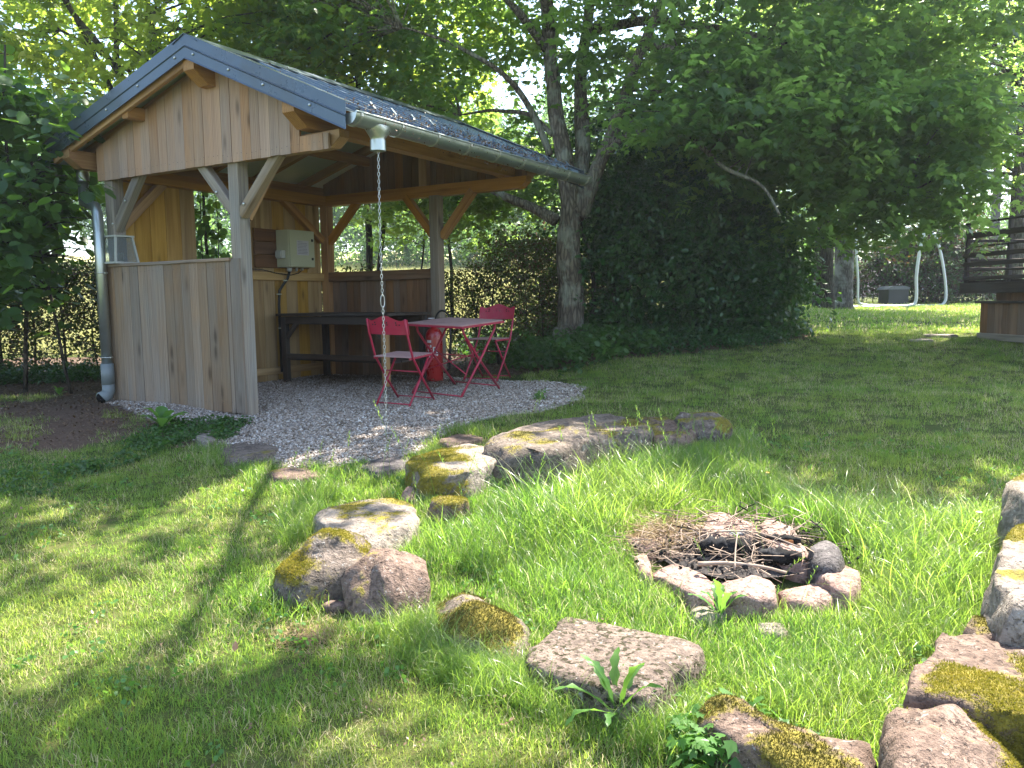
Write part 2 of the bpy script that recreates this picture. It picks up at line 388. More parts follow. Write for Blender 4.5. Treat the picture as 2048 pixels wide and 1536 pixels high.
# ------------------------------------------------------------------ stone
def stone_mat(name, ca, cb, spots=(.42, .40, .36), sp=.5, specks=0.0):
    m, nt, out = new_mat(name); g = N(nt); tc = g.n('ShaderNodeTexCoord'); oi = g.n('ShaderNodeObjectInfo')
    off = g.n('ShaderNodeCombineXYZ'); g.l(g.math('MULTIPLY', oi.outputs['Random'], 53.0), off.inputs[0])
    P = g.mapping(tc.outputs['Object'], (1, 1, 1), off.outputs[0])
    n1 = g.noise(P, 5, 7, .68, .4); n2 = g.noise(P, 28, 6, .7); n3 = g.noise(P, 90, 3, .6)
    c = g.mix(g.ramp(n1, [(.3, 0), (.68, 1)]), ca, cb)
    c = g.mix(g.math('MULTIPLY', g.ramp(n2, [(.42, 1), (.56, 0)]), .55), c, tuple(x * .35 for x in ca))
    c = g.mix(g.math('MULTIPLY', n3, .3), c, (.45, .40, .35), 'OVERLAY')
    l1 = g.noise(P, 13, 7, .75, .5)
    c = g.mix(g.math('MULTIPLY', g.ramp(l1, [(.60, 0), (.66, 1)]), sp), c, spots)
    l2 = g.noise(g.mapping(P, (1, 1, 1)), 38, 4, .7, .3)
    c = g.mix(g.math('MULTIPLY', g.ramp(l2, [(.62, 0), (.67, 1)]), sp), c, (.5, .5, .47))
    vc = g.n('ShaderNodeTexVoronoi', feature='DISTANCE_TO_EDGE'); g.l(g.mix(.30, P, g.noise(P, 6, 5, .7, 0, False), 'ADD'), vc.inputs['Vector']); vc.inputs['Scale'].default_value = 4.5
    ck = g.ramp(vc.outputs[0], [(0, 1), (.010, 0)]); ck = g.math('MULTIPLY', ck, g.ramp(n1, [(.54, 0), (.64, .6)]))
    c = g.mix(g.math('MULTIPLY', ck, .8), c, tuple(x * .2 for x in ca))
    pit = g.ramp(g.noise(P, 55, 3, .5), [(.30, 1), (.40, 0)]); c = g.mix(g.math('MULTIPLY', pit, .6), c, tuple(x * .3 for x in ca))
    if specks:
        s1 = g.noise(P, 34, 3, .6); s2 = g.noise(P, 4.5, 3, .6); sf = g.math('MULTIPLY', g.ramp(s1, [(.53, 0), (.58, 1)]), g.ramp(s2, [(.36, 0), (.5, 1)]))
        c = g.mix(g.math('MULTIPLY', sf, specks), c, (.030, .026, .010))
    at = g.n('ShaderNodeAttribute', attribute_name='moss')
    mm = g.math('ADD', at.outputs['Fac'], g.math('MULTIPLY', g.math('SUBTRACT', n2, .5), .9))
    mf = g.ramp(mm, [(.42, 0), (.58, 1)])
    mc = g.mix(g.ramp(n2, [(.35, 0), (.65, 1)]), (.085, .075, .015), (.24, .195, .03))
    c = g.mix(mf, c, mc)
    h = g.math('ADD', g.math('MULTIPLY', n1, .5), g.math('ADD', g.math('MULTIPLY', n2, .5), g.math('MULTIPLY', n3, .3)))
    h = g.math('SUBTRACT', h, g.math('ADD', g.math('MULTIPLY', ck, .5), g.math('MULTIPLY', pit, .25)))
    b = g.bump(h, 1.0, .028)
    g.bsdf(out, c, .88, 0, .25, b); return m
M['sand_red'] = stone_mat('pink_sandstone', (.11, .074, .056), (.25, .175, .138), sp=.4)
M['sand_grey'] = stone_mat('grey_sandstone', (.10, .078, .062), (.25, .20, .165), sp=.45)
M['sand_speck'] = stone_mat('moss_specked_sandstone', (.10, .075, .062), (.25, .19, .155), sp=.5, specks=.97)
M['sand_pale'] = stone_mat('pale_sandstone', (.19, .155, .125), (.36, .31, .265), sp=.4)
M['fire_stone'] = stone_mat('rosy_fire_ring_stone', (.27, .17, .14), (.43, .30, .25), sp=.25)
M['dark_stone'] = stone_mat('sooty_stone', (.05, .045, .045), (.16, .14, .14), sp=.3)

def catmull_closed(pts, n):
    pts = np.asarray(pts, float); m = len(pts)
    seg = np.linalg.norm(np.roll(pts, -1, 0) - pts, axis=1); cum = np.concatenate([[0], np.cumsum(seg)])
    out = []
    for t in np.linspace(0, cum[-1], n, endpoint=False):
        i = min(np.searchsorted(cum, t, 'right') - 1, m - 1); f = (t - cum[i]) / max(seg[i], 1e-9)
        p0, p1, p2, p3 = pts[i - 1], pts[i], pts[(i + 1) % m], pts[(i + 2) % m]
        q = .5 * ((2 * p1) + (-p0 + p2) * f + (2 * p0 - 5 * p1 + 4 * p2 - p3) * f * f + (-p0 + 3 * p1 - 3 * p2 + p3) * f ** 3)
        lin = p1 * (1 - f) + p2 * f
        out.append(.5 * q + .5 * lin)
    return np.array(out)
STONE_FOOT = []
def stone(name, outline, ztop, zbot, mat, label, cat='stone', group=None, round_=.25, dome=.02, amp=.02, moss=0.0, moss_off=(0, 0), seed=0,
          tuft=0, parent=None, tilt=(0, 0), n=60, tuft_mat='moss', nsc=4.0, foot=True, facet=.3):
    """outline: world xy points of the top contour. round_ 0..1 how rounded the shoulder is"""
    C = catmull_closed(outline, n); cen = C.mean(0)
    if np.sum(C[:, 0] * np.roll(C[:, 1], -1) - np.roll(C[:, 0], -1) * C[:, 1]) < 0: C = C[::-1].copy()
    pr = random.Random(seed * 31 + 5); cuts = []
    for _ in range(9):
        a_ = pr.uniform(0, 2 * PI); e_ = pr.uniform(-.15, 1.1); dn = np.array([math.cos(a_) * math.cos(e_), math.sin(a_) * math.cos(e_), math.sin(e_)])
        cuts.append((dn, pr.uniform(.87, 1.0) if facet < .7 else pr.uniform(.76, .93)))
    if foot: STONE_FOOT.append(C.copy())
    rad = np.linalg.norm(C - cen, axis=1).mean()
    H = ztop - zbot; R = min(round_, .95)
    prof = [(.94 - .1 * R, -.35), (1.0, .0), (1.035, .28), (1.04, .5), (1.0 - .02 * R, .72), (1 - .10 * R, .86), (1 - .24 * R, .95), (1 - .42 * R - .03, 1.0)]
    last = prof[-1][0]
    prof += [(last * f, 1.0 + dome / H * (1 - f * f)) for f in (.84, .68, .52, .37, .22, .1)]
    V = []
    for s_, zf in prof:
        for k in range(n):
            p = cen + (C[k] - cen) * s_; V.append((p[0], p[1], zbot + zf * H))
    V.append((cen[0], cen[1], ztop + dome)); V = np.array(V)
    F4 = [(i * n + k, i * n + (k + 1) % n, (i + 1) * n + (k + 1) % n, (i + 1) * n + k) for i in range(len(prof) - 1) for k in range(n)]
    top = len(V) - 1; b = (len(prof) - 1) * n
    F3 = [(b + k, b + (k + 1) % n, top) for k in range(n)]
    mid = np.array([cen[0], cen[1], (ztop + zbot) / 2]); rel = (V - mid) * (1.09 if facet > .7 else 1.0)
    for dn, fr in cuts:
        dd = rel @ dn; lim = dd.max() * fr; ex = np.maximum(0, dd - lim); rel = rel - np.outer(ex * facet, dn)
    V = rel + mid
    out = []
    for v in V:
        p = Vector(v) * nsc + Vector((seed * 7.7, seed * 3.1, 0))
        d = mnoise.noise_vector(p) * amp * 1.2 + mnoise.noise_vector(p * 2.7) * amp * .7 + mnoise.noise_vector(p * 7) * amp * .35 + mnoise.noise_vector(p * 16) * amp * .15
        r_ = 1 - abs(mnoise.noise(p * .9)) * 2
        if r_ > .7: d -= Vector((v[0] - cen[0], v[1] - cen[1], 0)) * .06
        q = Vector(v) + d
        q.z += (v[0] - cen[0]) * tilt[0] + (v[1] - cen[1]) * tilt[1]
        out.append(q)
    org = Vector((cen[0], cen[1], zbot))
    VV = np.array([tuple(q - org) for q in out])
    me = np_mesh(name, VV, [np.array(F4), np.array(F3)], smooth=True)
    # moss weight per vertex
    nr = np.zeros(len(VV) * 3); me.vertices.foreach_get('normal', nr); nr = nr.reshape(-1, 3)
    mw = np.zeros(len(VV))
    if moss > 0:
        for i, v in enumerate(VV):
            q = Vector(v) * 5.0 + Vector((seed, seed * 2, 0))
            w = mnoise.noise(q) * .9 + mnoise.noise(q * 3) * .3
            dirw = (v[0] * moss_off[0] + v[1] * moss_off[1]) / max(rad, .05)
            mw[i] = moss + w * .55 + dirw * .5 + (nr[i, 2] - .6) * .35
    a = me.attributes.new('moss', 'FLOAT', 'POINT'); a.data.foreach_set('value', np.clip(mw, 0, 1).astype(np.float32))
    o = link(name, me, M[mat], parent); o.location = org
    tag(o, label, cat, group)
    if tuft and moss > 0:
        tuft = int(tuft * 2.2)
        # springy moss: short leafy spikes standing on the mossy skin
        me.calc_loop_triangles(); tr = np.zeros(len(me.loop_triangles) * 3, np.int32); me.loop_triangles.foreach_get('vertices', tr); tr = tr.reshape(-1, 3)
        A_, B_, C_ = VV[tr[:, 0]], VV[tr[:, 1]], VV[tr[:, 2]]
        ar = np.linalg.norm(np.cross(B_ - A_, C_ - A_), axis=1) * (VV[tr].mean(1)[:, 2] > H * .15)
        idx = rng.choice(len(tr), tuft, p=ar / ar.sum()); w = rng.dirichlet((1, 1, 1), tuft)
        Pt = (VV[tr[idx]] * w[:, :, None]).sum(1); Nn = (nr[tr[idx]] * w[:, :, None]).sum(1); mv = (mw[tr[idx]] * w).sum(1)
        keep = mv + rng.normal(0, .06, tuft) > .52; Pt, Nn = Pt[keep], Nn[keep]; k = len(Pt)
        if k:
            Nn /= np.linalg.norm(Nn, axis=1)[:, None] + 1e-9
            dr = Nn + rng.normal(0, .55, (k, 3)); dr /= np.linalg.norm(dr, axis=1)[:, None]
            sd = np.cross(dr, rng.normal(0, 1, (k, 3))); sd /= np.linalg.norm(sd, axis=1)[:, None] + 1e-9
            ln = rng.uniform(.004, .012, k)[:, None]; wd = rng.uniform(.0014, .0026, k)[:, None]
            T = np.stack([Pt - sd * wd - Nn * .002, Pt + sd * wd - Nn * .002, Pt + dr * ln], 1).reshape(-1, 3)
            mo = link('moss', np_mesh('moss', T, np.arange(k * 3).reshape(-1, 3)), M[tuft_mat], o); tag(mo, kind='stuff')
    return o
def px_outline(pts, z): return [tuple(at_z(x, y, z)[:2]) for x, y in pts]
def blob(cx, cy, w, d, rot=0, n=10, seed=0, jit=.12):
    r = random.Random(seed); out = []
    for k in range(n):
        t = 2 * PI * k / n; f = 1 + r.uniform(-jit, jit)
        x = math.copysign(abs(math.cos(t)) ** .8, math.cos(t)) * w / 2 * f; y = math.copysign(abs(math.sin(t)) ** .8, math.sin(t)) * d / 2 * f
        out.append((cx + x * math.cos(rot) - y * math.sin(rot), cy + x * math.sin(rot) + y * math.cos(rot)))
    return out

# ------------------------------------------------------------------ scattering of countless small things
def scatter(name, protos, P, R, S, parent=None, label=None, cat=None, kind='stuff', pick=None, weights=None):
    """protos: list of meshes; one object whose geometry nodes set them out on its points"""
    P = np.asarray(P, np.float32); n = len(P)
    key = 'proto_' + protos[0].name
    coll = bpy.data.collections.get(key)
    if coll is None:
        coll = bpy.data.collections.new(key)
        for i, m in enumerate(protos): coll.objects.link(bpy.data.objects.new('proto_%s_%02d' % (protos[0].name, i), m))
    me = bpy.data.meshes.new(name); me.vertices.add(n); me.vertices.foreach_set('co', P.ravel())
    a = me.attributes.new('rot', 'FLOAT_VECTOR', 'POINT'); a.data.foreach_set('vector', np.asarray(R, np.float32).ravel())
    a = me.attributes.new('scl', 'FLOAT', 'POINT'); a.data.foreach_set('value', np.asarray(S, np.float32))
    a = me.attributes.new('pick', 'INT', 'POINT'); a.data.foreach_set('value', (np.asarray(pick) if pick is not None else rng.integers(0, len(protos), n)).astype(np.int32))
    me.materials.append(protos[0].materials[0])
    o = link(name, me, None, parent); tag(o, label, cat, None, kind)
    gk = 'scatter_' + key; ng = bpy.data.node_groups.get(gk)
    if ng is None:
        ng = bpy.data.node_groups.new(gk, 'GeometryNodeTree')
        ng.interface.new_socket('Geometry', in_out='INPUT', socket_type='NodeSocketGeometry')
        ng.interface.new_socket('Geometry', in_out='OUTPUT', socket_type='NodeSocketGeometry')
        nn = ng.nodes; L = ng.links.new
        gi = nn.new('NodeGroupInput'); go = nn.new('NodeGroupOutput')
        ci = nn.new('GeometryNodeCollectionInfo'); ci.inputs[0].default_value = coll; ci.inputs['Separate Children'].default_value = True; ci.inputs['Reset Children'].default_value = True
        ip = nn.new('GeometryNodeInstanceOnPoints'); ip.inputs['Pick Instance'].default_value = True
        def na(nm, t):
            x = nn.new('GeometryNodeInputNamedAttribute'); x.data_type = t; x.inputs[0].default_value = nm; return x.outputs[0]
        er = nn.new('FunctionNodeEulerToRotation')
        L(gi.outputs[0], ip.inputs['Points']); L(ci.outputs[0], ip.inputs['Instance']); L(na('rot', 'FLOAT_VECTOR'), er.inputs[0]); L(er.outputs[0], ip.inputs['Rotation'])
        L(na('scl', 'FLOAT'), ip.inputs['Scale']); L(na('pick', 'INT'), ip.inputs['Instance Index']); L(ip.outputs[0], go.inputs[0])
    md = o.modifiers.new('scatter', 'NODES'); md.node_group = ng
    return o

LEAF = {
 'maple': ([(0, -.05, 0), (0, .12, -.02), (.18, .02, .02), (.48, .10, -.06), (.34, .28, 0), (.52, .52, -.10), (.24, .50, .0), (.14, .66, 0), (0, 1.0, -.12),
            (-.14, .66, 0), (-.24, .50, 0), (-.52, .52, -.10), (-.34, .28, 0), (-.48, .10, -.06), (-.18, .02, .02)],
           [(0, 2, 1), (2, 3, 4), (2, 4, 1), (4, 5, 6), (1, 4, 6), (1, 6, 7), (1, 7, 8), (1, 8, 9), (1, 9, 10), (1, 10, 12), (10, 11, 12), (1, 12, 14), (12, 13, 14), (0, 1, 14)]),
 'round': ([(0, 0, .0), (.28, .06, .05), (.46, .32, .03), (.42, .62, -.02), (.2, .86, -.07), (0, 1.02, -.12), (-.2, .86, -.07), (-.42, .62, -.02), (-.46, .32, .03), (-.28, .06, .05), (0, .45, -.03)],
           [(10, i, i + 1) for i in range(0, 9)] + [(10, 9, 0)]),
 'oval': ([(0, 0, 0), (.26, .32, .06), (.22, .7, .02), (0, 1, -.08), (-.22, .7, .02), (-.26, .32, .06), (0, .5, -.02)], [(0, 1, 6), (1, 2, 6), (2, 3, 6), (3, 4, 6), (4, 5, 6), (5, 0, 6)]),
 'quad': ([(0, 0, 0), (.3, .45, .06), (0, 1, -.05), (-.3, .45, .06)], [(0, 1, 2), (0, 2, 3)]),
}
def spray(name, kind, n, leaf, size, mat, droop=.3, flat=.5, stem=True):
    """a twig with n leaves in one mesh"""
    lv, lf = LEAF[kind]; lv = np.array(lv); lf = np.array(lf)
    V = []; Fc = []
    for i in range(n):
        t = (i + .5) / n; side = 1 if i % 2 else -1
        pos = np.array([rng.normal(0, size * .16), (t - .35) * size, rng.normal(0, size * .12 * (1 - flat) + .01) - droop * size * t * t])
        yaw = side * rng.uniform(.4, 1.5) + rng.normal(0, .25); pitch = rng.normal(-.45, .35); roll = rng.normal(0, .35)
        s_ = leaf * rng.uniform(.7, 1.2)
        Rm = np.array(Matrix.Rotation(yaw, 3, 'Z') @ Matrix.Rotation(pitch, 3, 'X') @ Matrix.Rotation(roll, 3, 'Y'))
        pts = (lv * s_) @ Rm.T; V.append(pts + pos + Rm @ np.array([0, leaf * .15, 0])); Fc.append(lf + i * len(lv))
    V = np.concatenate(V); Fc = np.concatenate(Fc)
    me = np_mesh(name, V, Fc, smooth=False); me.materials.append(mat); return me
def sprays(key, kind, n, leaf, size, mat, k=5, **kw): return [spray('%s_spray' % key if i == 0 else '%s_spray_%d' % (key, i), kind, n, leaf, size, mat, **kw) for i in range(k)]
SP = {
 'maple': sprays('maple', 'maple', 12, .105, .44, M['lf_maple'], k=7),
 'left': sprays('left', 'maple', 9, .12, .42, M['lf_left']),
 'lime': sprays('lime', 'round', 7, .105, .40, M['lf_lime']),
 'vine': sprays('vine', 'round', 6, .085, .30, M['lf_lime'], droop=.9),
 'dark': sprays('dark', 'oval', 14, .055, .26, M['lf_dark']),
 'hedge': sprays('hedge', 'oval', 14, .045, .22, M['lf_hedge']),
 'back': sprays('back', 'quad', 16, .16, .8, M['lf_back'], flat=.2),
 'pale': sprays('pale', 'quad', 18, .11, .7, M['lf_pale'], flat=.2),
 'copper': sprays('copper', 'oval', 14, .09, .4, M['lf_copper'], flat=.2),
 'ivy': sprays('ivy', 'round', 7, .05, .18, M['lf_ivy'], flat=.8, droop=.1),
 'weed': sprays('weed', 'oval', 8, .05, .14, M['lf_weed'], flat=.7, droop=.1),
}
def spray_pts(clusters, per, spread, flat=.45, rngk=rng):
    """clusters (n,3) -> points of sprays round each"""
    C = np.repeat(clusters, per, 0); n = len(C)
    P = C + rngk.normal(0, 1, (n, 3)) * np.array([spread, spread, spread * flat])
    R = np.stack([rngk.normal(0, .30, n), rngk.normal(0, .30, n), rngk.uniform(0, 2 * PI, n)], 1)
    S = rngk.uniform(.75, 1.25, n); return P, R, S
def ell_clusters(c, r, n, shell=.0, zmin=None, gap=None):
    out = []
    while len(out) < n:
        d = rng.normal(0, 1, 3); d /= np.linalg.norm(d)
        t = rng.uniform(shell ** 3, 1) ** (1 / 3)
        p = np.array(c) + d * t * np.array(r)
        if zmin is not None and p[2] < zmin: continue
        if gap is not None and mnoise.noise(Vector(p) * gap[0]) < gap[1]: continue
        out.append(p)
    return np.array(out)
def limb_tubes(mb, pts, r0, r1, n=10, wob=.0, sub=4):
    """smooth tapered limb through points"""
    P = [Vector([float(c) for c in p]) for p in pts]; Q = []
    for i in range(len(P) - 1):
        p0 = P[max(i - 1, 0)]; p1 = P[i]; p2 = P[i + 1]; p3 = P[min(i + 2, len(P) - 1)]
        for j in range(sub):
            f = j / sub
            Q.append(.5 * ((2 * p1) + (-p0 + p2) * f + (2 * p0 - 5 * p1 + 4 * p2 - p3) * f * f + (-p0 + 3 * p1 - 3 * p2 + p3) * f ** 3))
    Q.append(P[-1]); m = len(Q)
    rs = [r0 + (r1 - r0) * (i / (m - 1)) ** .8 for i in range(m)]
    if wob:
        Q = [q + mnoise.noise_vector(q * 1.7) * float(wob) * (0 if i == 0 else 1) for i, q in enumerate(Q)]
        rs = [r * (1 + .12 * mnoise.noise(q * 3)) for r, q in zip(rs, Q)]
    mb.tube(Q, rs, n); return Q, rs
def branches_to(mb, roots, targets, r=.022, n=5):
    """thin boughs from the nearest limb point out to each cluster centre"""
    roots = np.array([tuple(q) for q in roots])
    for t in targets:
        d = np.linalg.norm(roots - t, axis=1) + np.maximum(0, roots[:, 2] - t[2]) * .6
        q = roots[np.argmin(d)]; L = np.linalg.norm(t - q)
        if L < .25: continue
        mid = (q * .5 + np.array(t) * .5) + rng.normal(0, .06 * L, 3) + np.array([0, 0, .10 * L])
        rr = min(r, .009 * L + .006)
        limb_tubes(mb, [q, mid, t], rr, .004, n, 0, 3)

# ================================================================== GROUND
gpx = lambda pts: [tuple(on_ground(x, y)[:2]) for x, y in pts]
GRAVEL = gpx([(212, 812), (300, 842), (395, 872), (440, 898), (520, 925), (600, 938), (700, 936), (770, 930), (838, 908), (856, 880), (900, 860), (960, 845), (1040, 829), (1120, 811), (1172, 795), (1165, 778), (1120, 764)]) + \
         [tuple(sh(2.6, 2.95)[:2]), tuple(sh(1.6, 3.1)[:2]), tuple(sh(-.05, 2.95)[:2]), tuple(sh(-.1, -.05)[:2])]
SOIL1 = [(-9, 7.2)] + gpx([(0, 905), (90, 915), (190, 900), (250, 880), (330, 868), (420, 892), (470, 905), (450, 870), (300, 835)]) + [tuple(sh(-.05, 0)[:2]), tuple(sh(-.05, 3)[:2]), (-9, 12.5)]
BED = [(-9, 9), (-4.3, 8.6), (-2.4, 10.5), (-.9, 9.7), (.1, 9.5), (.75, 9.2), (1.35, 9.5), (2.4, 10.0), (3.3, 10.35), (4.05, 11.0), (4.6, 12.6), (4.6, 15), (-9, 14)]
RINGPX = [(835, 1000), (870, 1012), (1010, 955), (1120, 945), (1320, 905), (1440, 872), (1500, 890), (1570, 975), (1800, 1030), (2010, 1040), (2060, 1070), (1960, 1200), (1790, 1370), (1760, 1480), (1400, 1385), (1413, 1290), (1141, 1223), (1060, 1250), (960, 1170), (870, 1160), (780, 1090), (840, 1040)]
RING = gpx(RINGPX)
FIRE = blob(1.13, 3.92, 1.12, 1.0, 0, 14, 3, .04)
def edge_noise(x, y, a=.12): return (vnoise(x, y, 2.3, 1) - .5) * 2 * a, (vnoise(x, y, 2.3, 2) - .5) * 2 * a
def m_gravel(x, y, a=.07):
    ex, ey = edge_noise(x, y, a); return in_poly(x + ex, y + ey, GRAVEL)
def m_soil(x, y):
    ex, ey = edge_noise(x, y, .25); return (in_poly(x + ex, y + ey, SOIL1) | in_poly(x + ex * .6, y + ey * .6, BED))
def spaced(segs):
    o = [segs[0][0]]
    for a, b, d in segs:
        n = max(1, int(round((b - a) / d))); o += list(np.linspace(a, b, n + 1)[1:])
    return np.array(o)
gx = spaced([(-300, -60, 30), (-60, -14, 4), (-14, -5, .5), (-5, 5, .055), (5, 12, .35), (12, 60, 4), (60, 300, 30)])
gy = spaced([(-40, -4, 6), (-4, 1.5, .4), (1.5, 10, .055), (10, 16, .25), (16, 40, 1.5), (40, 120, 8), (120, 600, 60)])
XX, YY = np.meshgrid(gx, gy); ZZ = G(XX, YY) + np.where((YY < 16) & (abs(XX) < 12), (vnoise(XX, YY, 1.1, 5) - .5) * .03 + (vnoise(XX, YY, 6, 6) - .5) * .010, 0)
nx, ny = len(gx), len(gy)
idx = np.arange(nx * ny).reshape(ny, nx)
Fq = np.stack([idx[:-1, :-1], idx[:-1, 1:], idx[1:, 1:], idx[1:, :-1]], -1).reshape(-1, 4)
me = np_mesh('ground', np.stack([XX, YY, ZZ], -1).reshape(-1, 3), Fq, smooth=True)
fx, fy = XX.ravel(), YY.ravel()
for nm, w in (('gravel', m_gravel(fx, fy)), ('soil', m_soil(fx, fy)), ('meadow', (fy > 14.5) & (fx < 5)), ('ring', in_poly(fx, fy, RING))):
    a = me.attributes.new(nm, 'FLOAT', 'POINT'); a.data.foreach_set('value', w.astype(np.float32))
m, nt, out = new_mat('lawn_soil_and_grit'); g = N(nt)
geo = g.n('ShaderNodeNewGeometry'); Pn = geo.outputs['Position']
n1 = g.noise(Pn, 1.3, 5, .6); n2 = g.noise(Pn, 14, 6, .7); n3 = g.noise(Pn, 70, 4, .7)
lawn = g.mix(g.ramp(n1, [(.35, 0), (.65, 1)]), (.035, .070, .012), (.075, .095, .022))
lawn = g.mix(g.ramp(n2, [(.4, 0), (.7, .8)]), lawn, (.12, .10, .045))
lawn = g.mix(g.math('MULTIPLY', g.ramp(n3, [(.3, 1), (.55, 0)]), .6), lawn, (.018, .03, .008))
def attr(nm):
    a = g.n('ShaderNodeAttribute', attribute_name=nm); return a.outputs['Fac']
soilc = g.mix(n2, (.045, .028, .018), (.13, .085, .06)); soilc = g.mix(g.ramp(n3, [(.5, 0), (.7, .7)]), soilc, (.20, .15, .11))
gravc = g.mix(n3, (.12, .10, .085), (.30, .265, .24))
c = g.mix(g.ramp(attr('meadow'), [(.3, 0), (.8, 1)]), lawn, g.mix(n1, (.40, .41, .18), (.52, .48, .26)))

c = g.mix(g.ramp(g.math('ADD', attr('soil'), g.math('MULTIPLY', g.math('SUBTRACT', n2, .5), .8)), [(.42, 0), (.58, 1)]), c, soilc)
c = g.mix(g.ramp(g.math('ADD', attr('gravel'), g.math('MULTIPLY', g.math('SUBTRACT', n3, .5), .6)), [(.4, 0), (.55, 1)]), c, gravc)
g.bsdf(out, c, .95, 0, .1, g.bump(g.math('ADD', n2, n3), .6, .02))
ground = link('ground', me, m); tag(ground, kind='structure')

# ================================================================== SHELTER
shel = empty('garden_shelter', (SX, SY, 0), SPHI, label='open timber shelter with blue-grey metal roof and plank half walls on the gravel', cat='garden shelter')
PW = .12; PR = 1.867; D = 2.859; HC = 1.296; TB = 2.104; TH = .125
RID = 1.61; RZ = 3.035; SLR = .445; SLL = .30; UR = 3.29; UL = -.47
V0, V1 = -.25, 3.60
def roofz(u): return RZ - (SLR * (u - RID) if u > RID else SLL * (RID - u))
# posts
for (u, v, h_) in ((.02, .0, TB), (PR - PW, 0, TB), (.0, D, TB), (PR - PW, D - .06, TB)):
    beam('post', (u + PW / 2, v + PW / 2, -.05), (u + PW / 2, v + PW / 2, h_), PW, PW, M['post'] if v == 0 or u > 1 else M['beam'], shel, (0, 1, 0), .007)
# cross ties under each gable, along u
for v in (.02, D):
    beam('tie_beam', (0 if v < 1 else -.02, v + PW / 2, TB + TH / 2), (2.99, v + PW / 2, TB + TH / 2), .11, TH, M['beam'], shel, (0, 0, 1), .006, ext=(0, .09))
# left wall plate, purlins
beam('wall_plate', (.06, .14, TB + TH / 2), (.06, D - .0, TB + TH / 2), .11, TH, M['beam'], shel)
beam('purlin', (-.19, -.232, 2.285), (-.19, 3.45, 2.285), .12, .16, M['beam'], shel, ext=(.12, .12))
beam('purlin', (2.727, -.236, 2.33), (2.727, 3.45, 2.33), .12, .18, M['beam'], shel, ext=(.14, .14))
beam('ridge_purlin', (RID + .02, -.24, 2.80), (RID + .02, 3.48, 2.80), .13, .18, M['beam'], shel, ext=(.14, .14))
for u in (.70,):
    beam('middle_purlin', (u, -.20, roofz(u) - .16), (u, 3.45, roofz(u) - .16), .08, .11, M['beam'], shel)
# king posts under the ridge and short blocks carrying the eaves purlin
beam('king_post', (RID, D + .06, TB + TH), (RID, D + .06, 2.72), .11, .09, M['beam'], shel, (0, 1, 0))
# rafters
for v in (-.20, .10, .80, 1.5, 2.2, D + .06, 3.52):
    for s in (0, 1):
        ue = UR - .05 if s else UL + .05
        ww = .045 if v in (-.20, 3.52) else .07; o_ = .055
        if ww < .05: o_ = .095 if not s else .06
        beam('rafter' if ww > .05 else 'verge_board', (ue, v, roofz(ue) - o_), (RID + (.0 if s else -.0), v, RZ - o_), ww, .09 if ww > .05 else (.105 if s else .145), M['rafter'] if ww > .05 else M['beam'], shel, (0, 0, 1), .004)
# knee braces (each foot on a post, head under a beam)
def brace(p0, p1, mat='beam', w=.08, d=.085):
    o = beam('brace', p0, p1, w, d, M[mat], shel, (0, 0, 1), .006)
    return o
BR = [((.10, .05, 1.62), (.52, .05, TB + .02), 'post'), ((PR - PW + .01, .05, 1.70), (1.37, .05, TB + .02), 'post'), ((PR - .01, .05, 1.66), (2.32, .05, TB + .02), 'post'),
      ((.06, .12, 1.66), (.06, .60, TB + .02), 'beam'), ((PR - .06, .12, 1.64), (PR - .06, .50, TB + .10), 'beam'), ((.05, D - .02, 1.68), (.05, 2.20, TB + .04), 'beam'),
      ((.10, D + .06, 1.66), (.58, D + .06, TB + .02), 'beam'), ((PR - PW, D + .03, 1.66), (1.36, D + .03, TB + .02), 'beam'), ((PR, D + .03, 1.64), (2.30, D + .03, TB + .02), 'beam')]
for a, b, mt in BR: brace(a, b, mt)
b_ = beam('strut', (PR - .05, D + .0, 2.02), (2.60, D - .0, 2.02), .001, .001, M['beam'], shel); bpy.data.objects.remove(b_)
# diagonal eaves brace seen under the right purlin
beam('brace', (2.70, D - .02, TB + .13), (2.70, 2.30, 2.30), .07, .02, M['beam'], shel)
# bolt heads on the braces
for p in ((.33, -.0, 1.88), (1.60, -.0, 1.86), (1.93, -.0, 1.74), (.12, -.0, 1.68)):
    mb = MB(); mb.lathe([(.013, 0), (.013, .006), (.007, .010)], 8); o = mb.build('bolt', M['zinc_bright'], shel); o.location = p; o.rotation_euler = (PI / 2, 0, 0)
# gable boards, outside face at the front; inside look of the rear gable
def board_poly(name, pts, v0, th, mat):
    """pts in (u,z) ; board extruded along v"""
    u0, z0 = pts[0]
    mb = MB(); c = .003
    mb.prism([(a - u0, b - z0) for a, b in pts], 0, th, axis='y')
    o = mb.build(name, mat, shel); o.location = (u0, v0, z0); return o
nb = 25; us = [-.03]
r_ = random.Random(3)
while us[-1] < 2.90: us.append(us[-1] + r_.choice((.105, .115, .12, .125)))
for a, b in zip(us[:-1], us[1:]):
    b = min(b, 2.93)
    for (v0, zb, sk, nm) in ((-.030, TB - .02, .0, 'gable_board'), (D + .115, TB + .01, .0, 'gable_board')):
        dz = r_.uniform(-.004, .004); a2, b2 = a + .0015, b - .0015
        zt = lambda u: roofz(u) - (.105 if u >= RID else .105 + .05 * (RID - u) / RID)
        pts = [(a2, zb + dz), (b2, zb + dz), (b2, zt(b2))] + ([(RID, zt(RID))] if a2 < RID < b2 else []) + [(a2, zt(a2))]
        if v0 < 0 and a2 > 2.55: # bevelled low end by the purlin
            pts = [(a2, zb + dz), (b2, zb + dz), (b2, min(zt(b2), 2.20)), (a2, min(zt(a2), 2.205))]
        board_poly(nm, pts, v0 + r_.uniform(-.003, .002), .022, M['gable'] if v0 < 0 else M['dark_plank'])
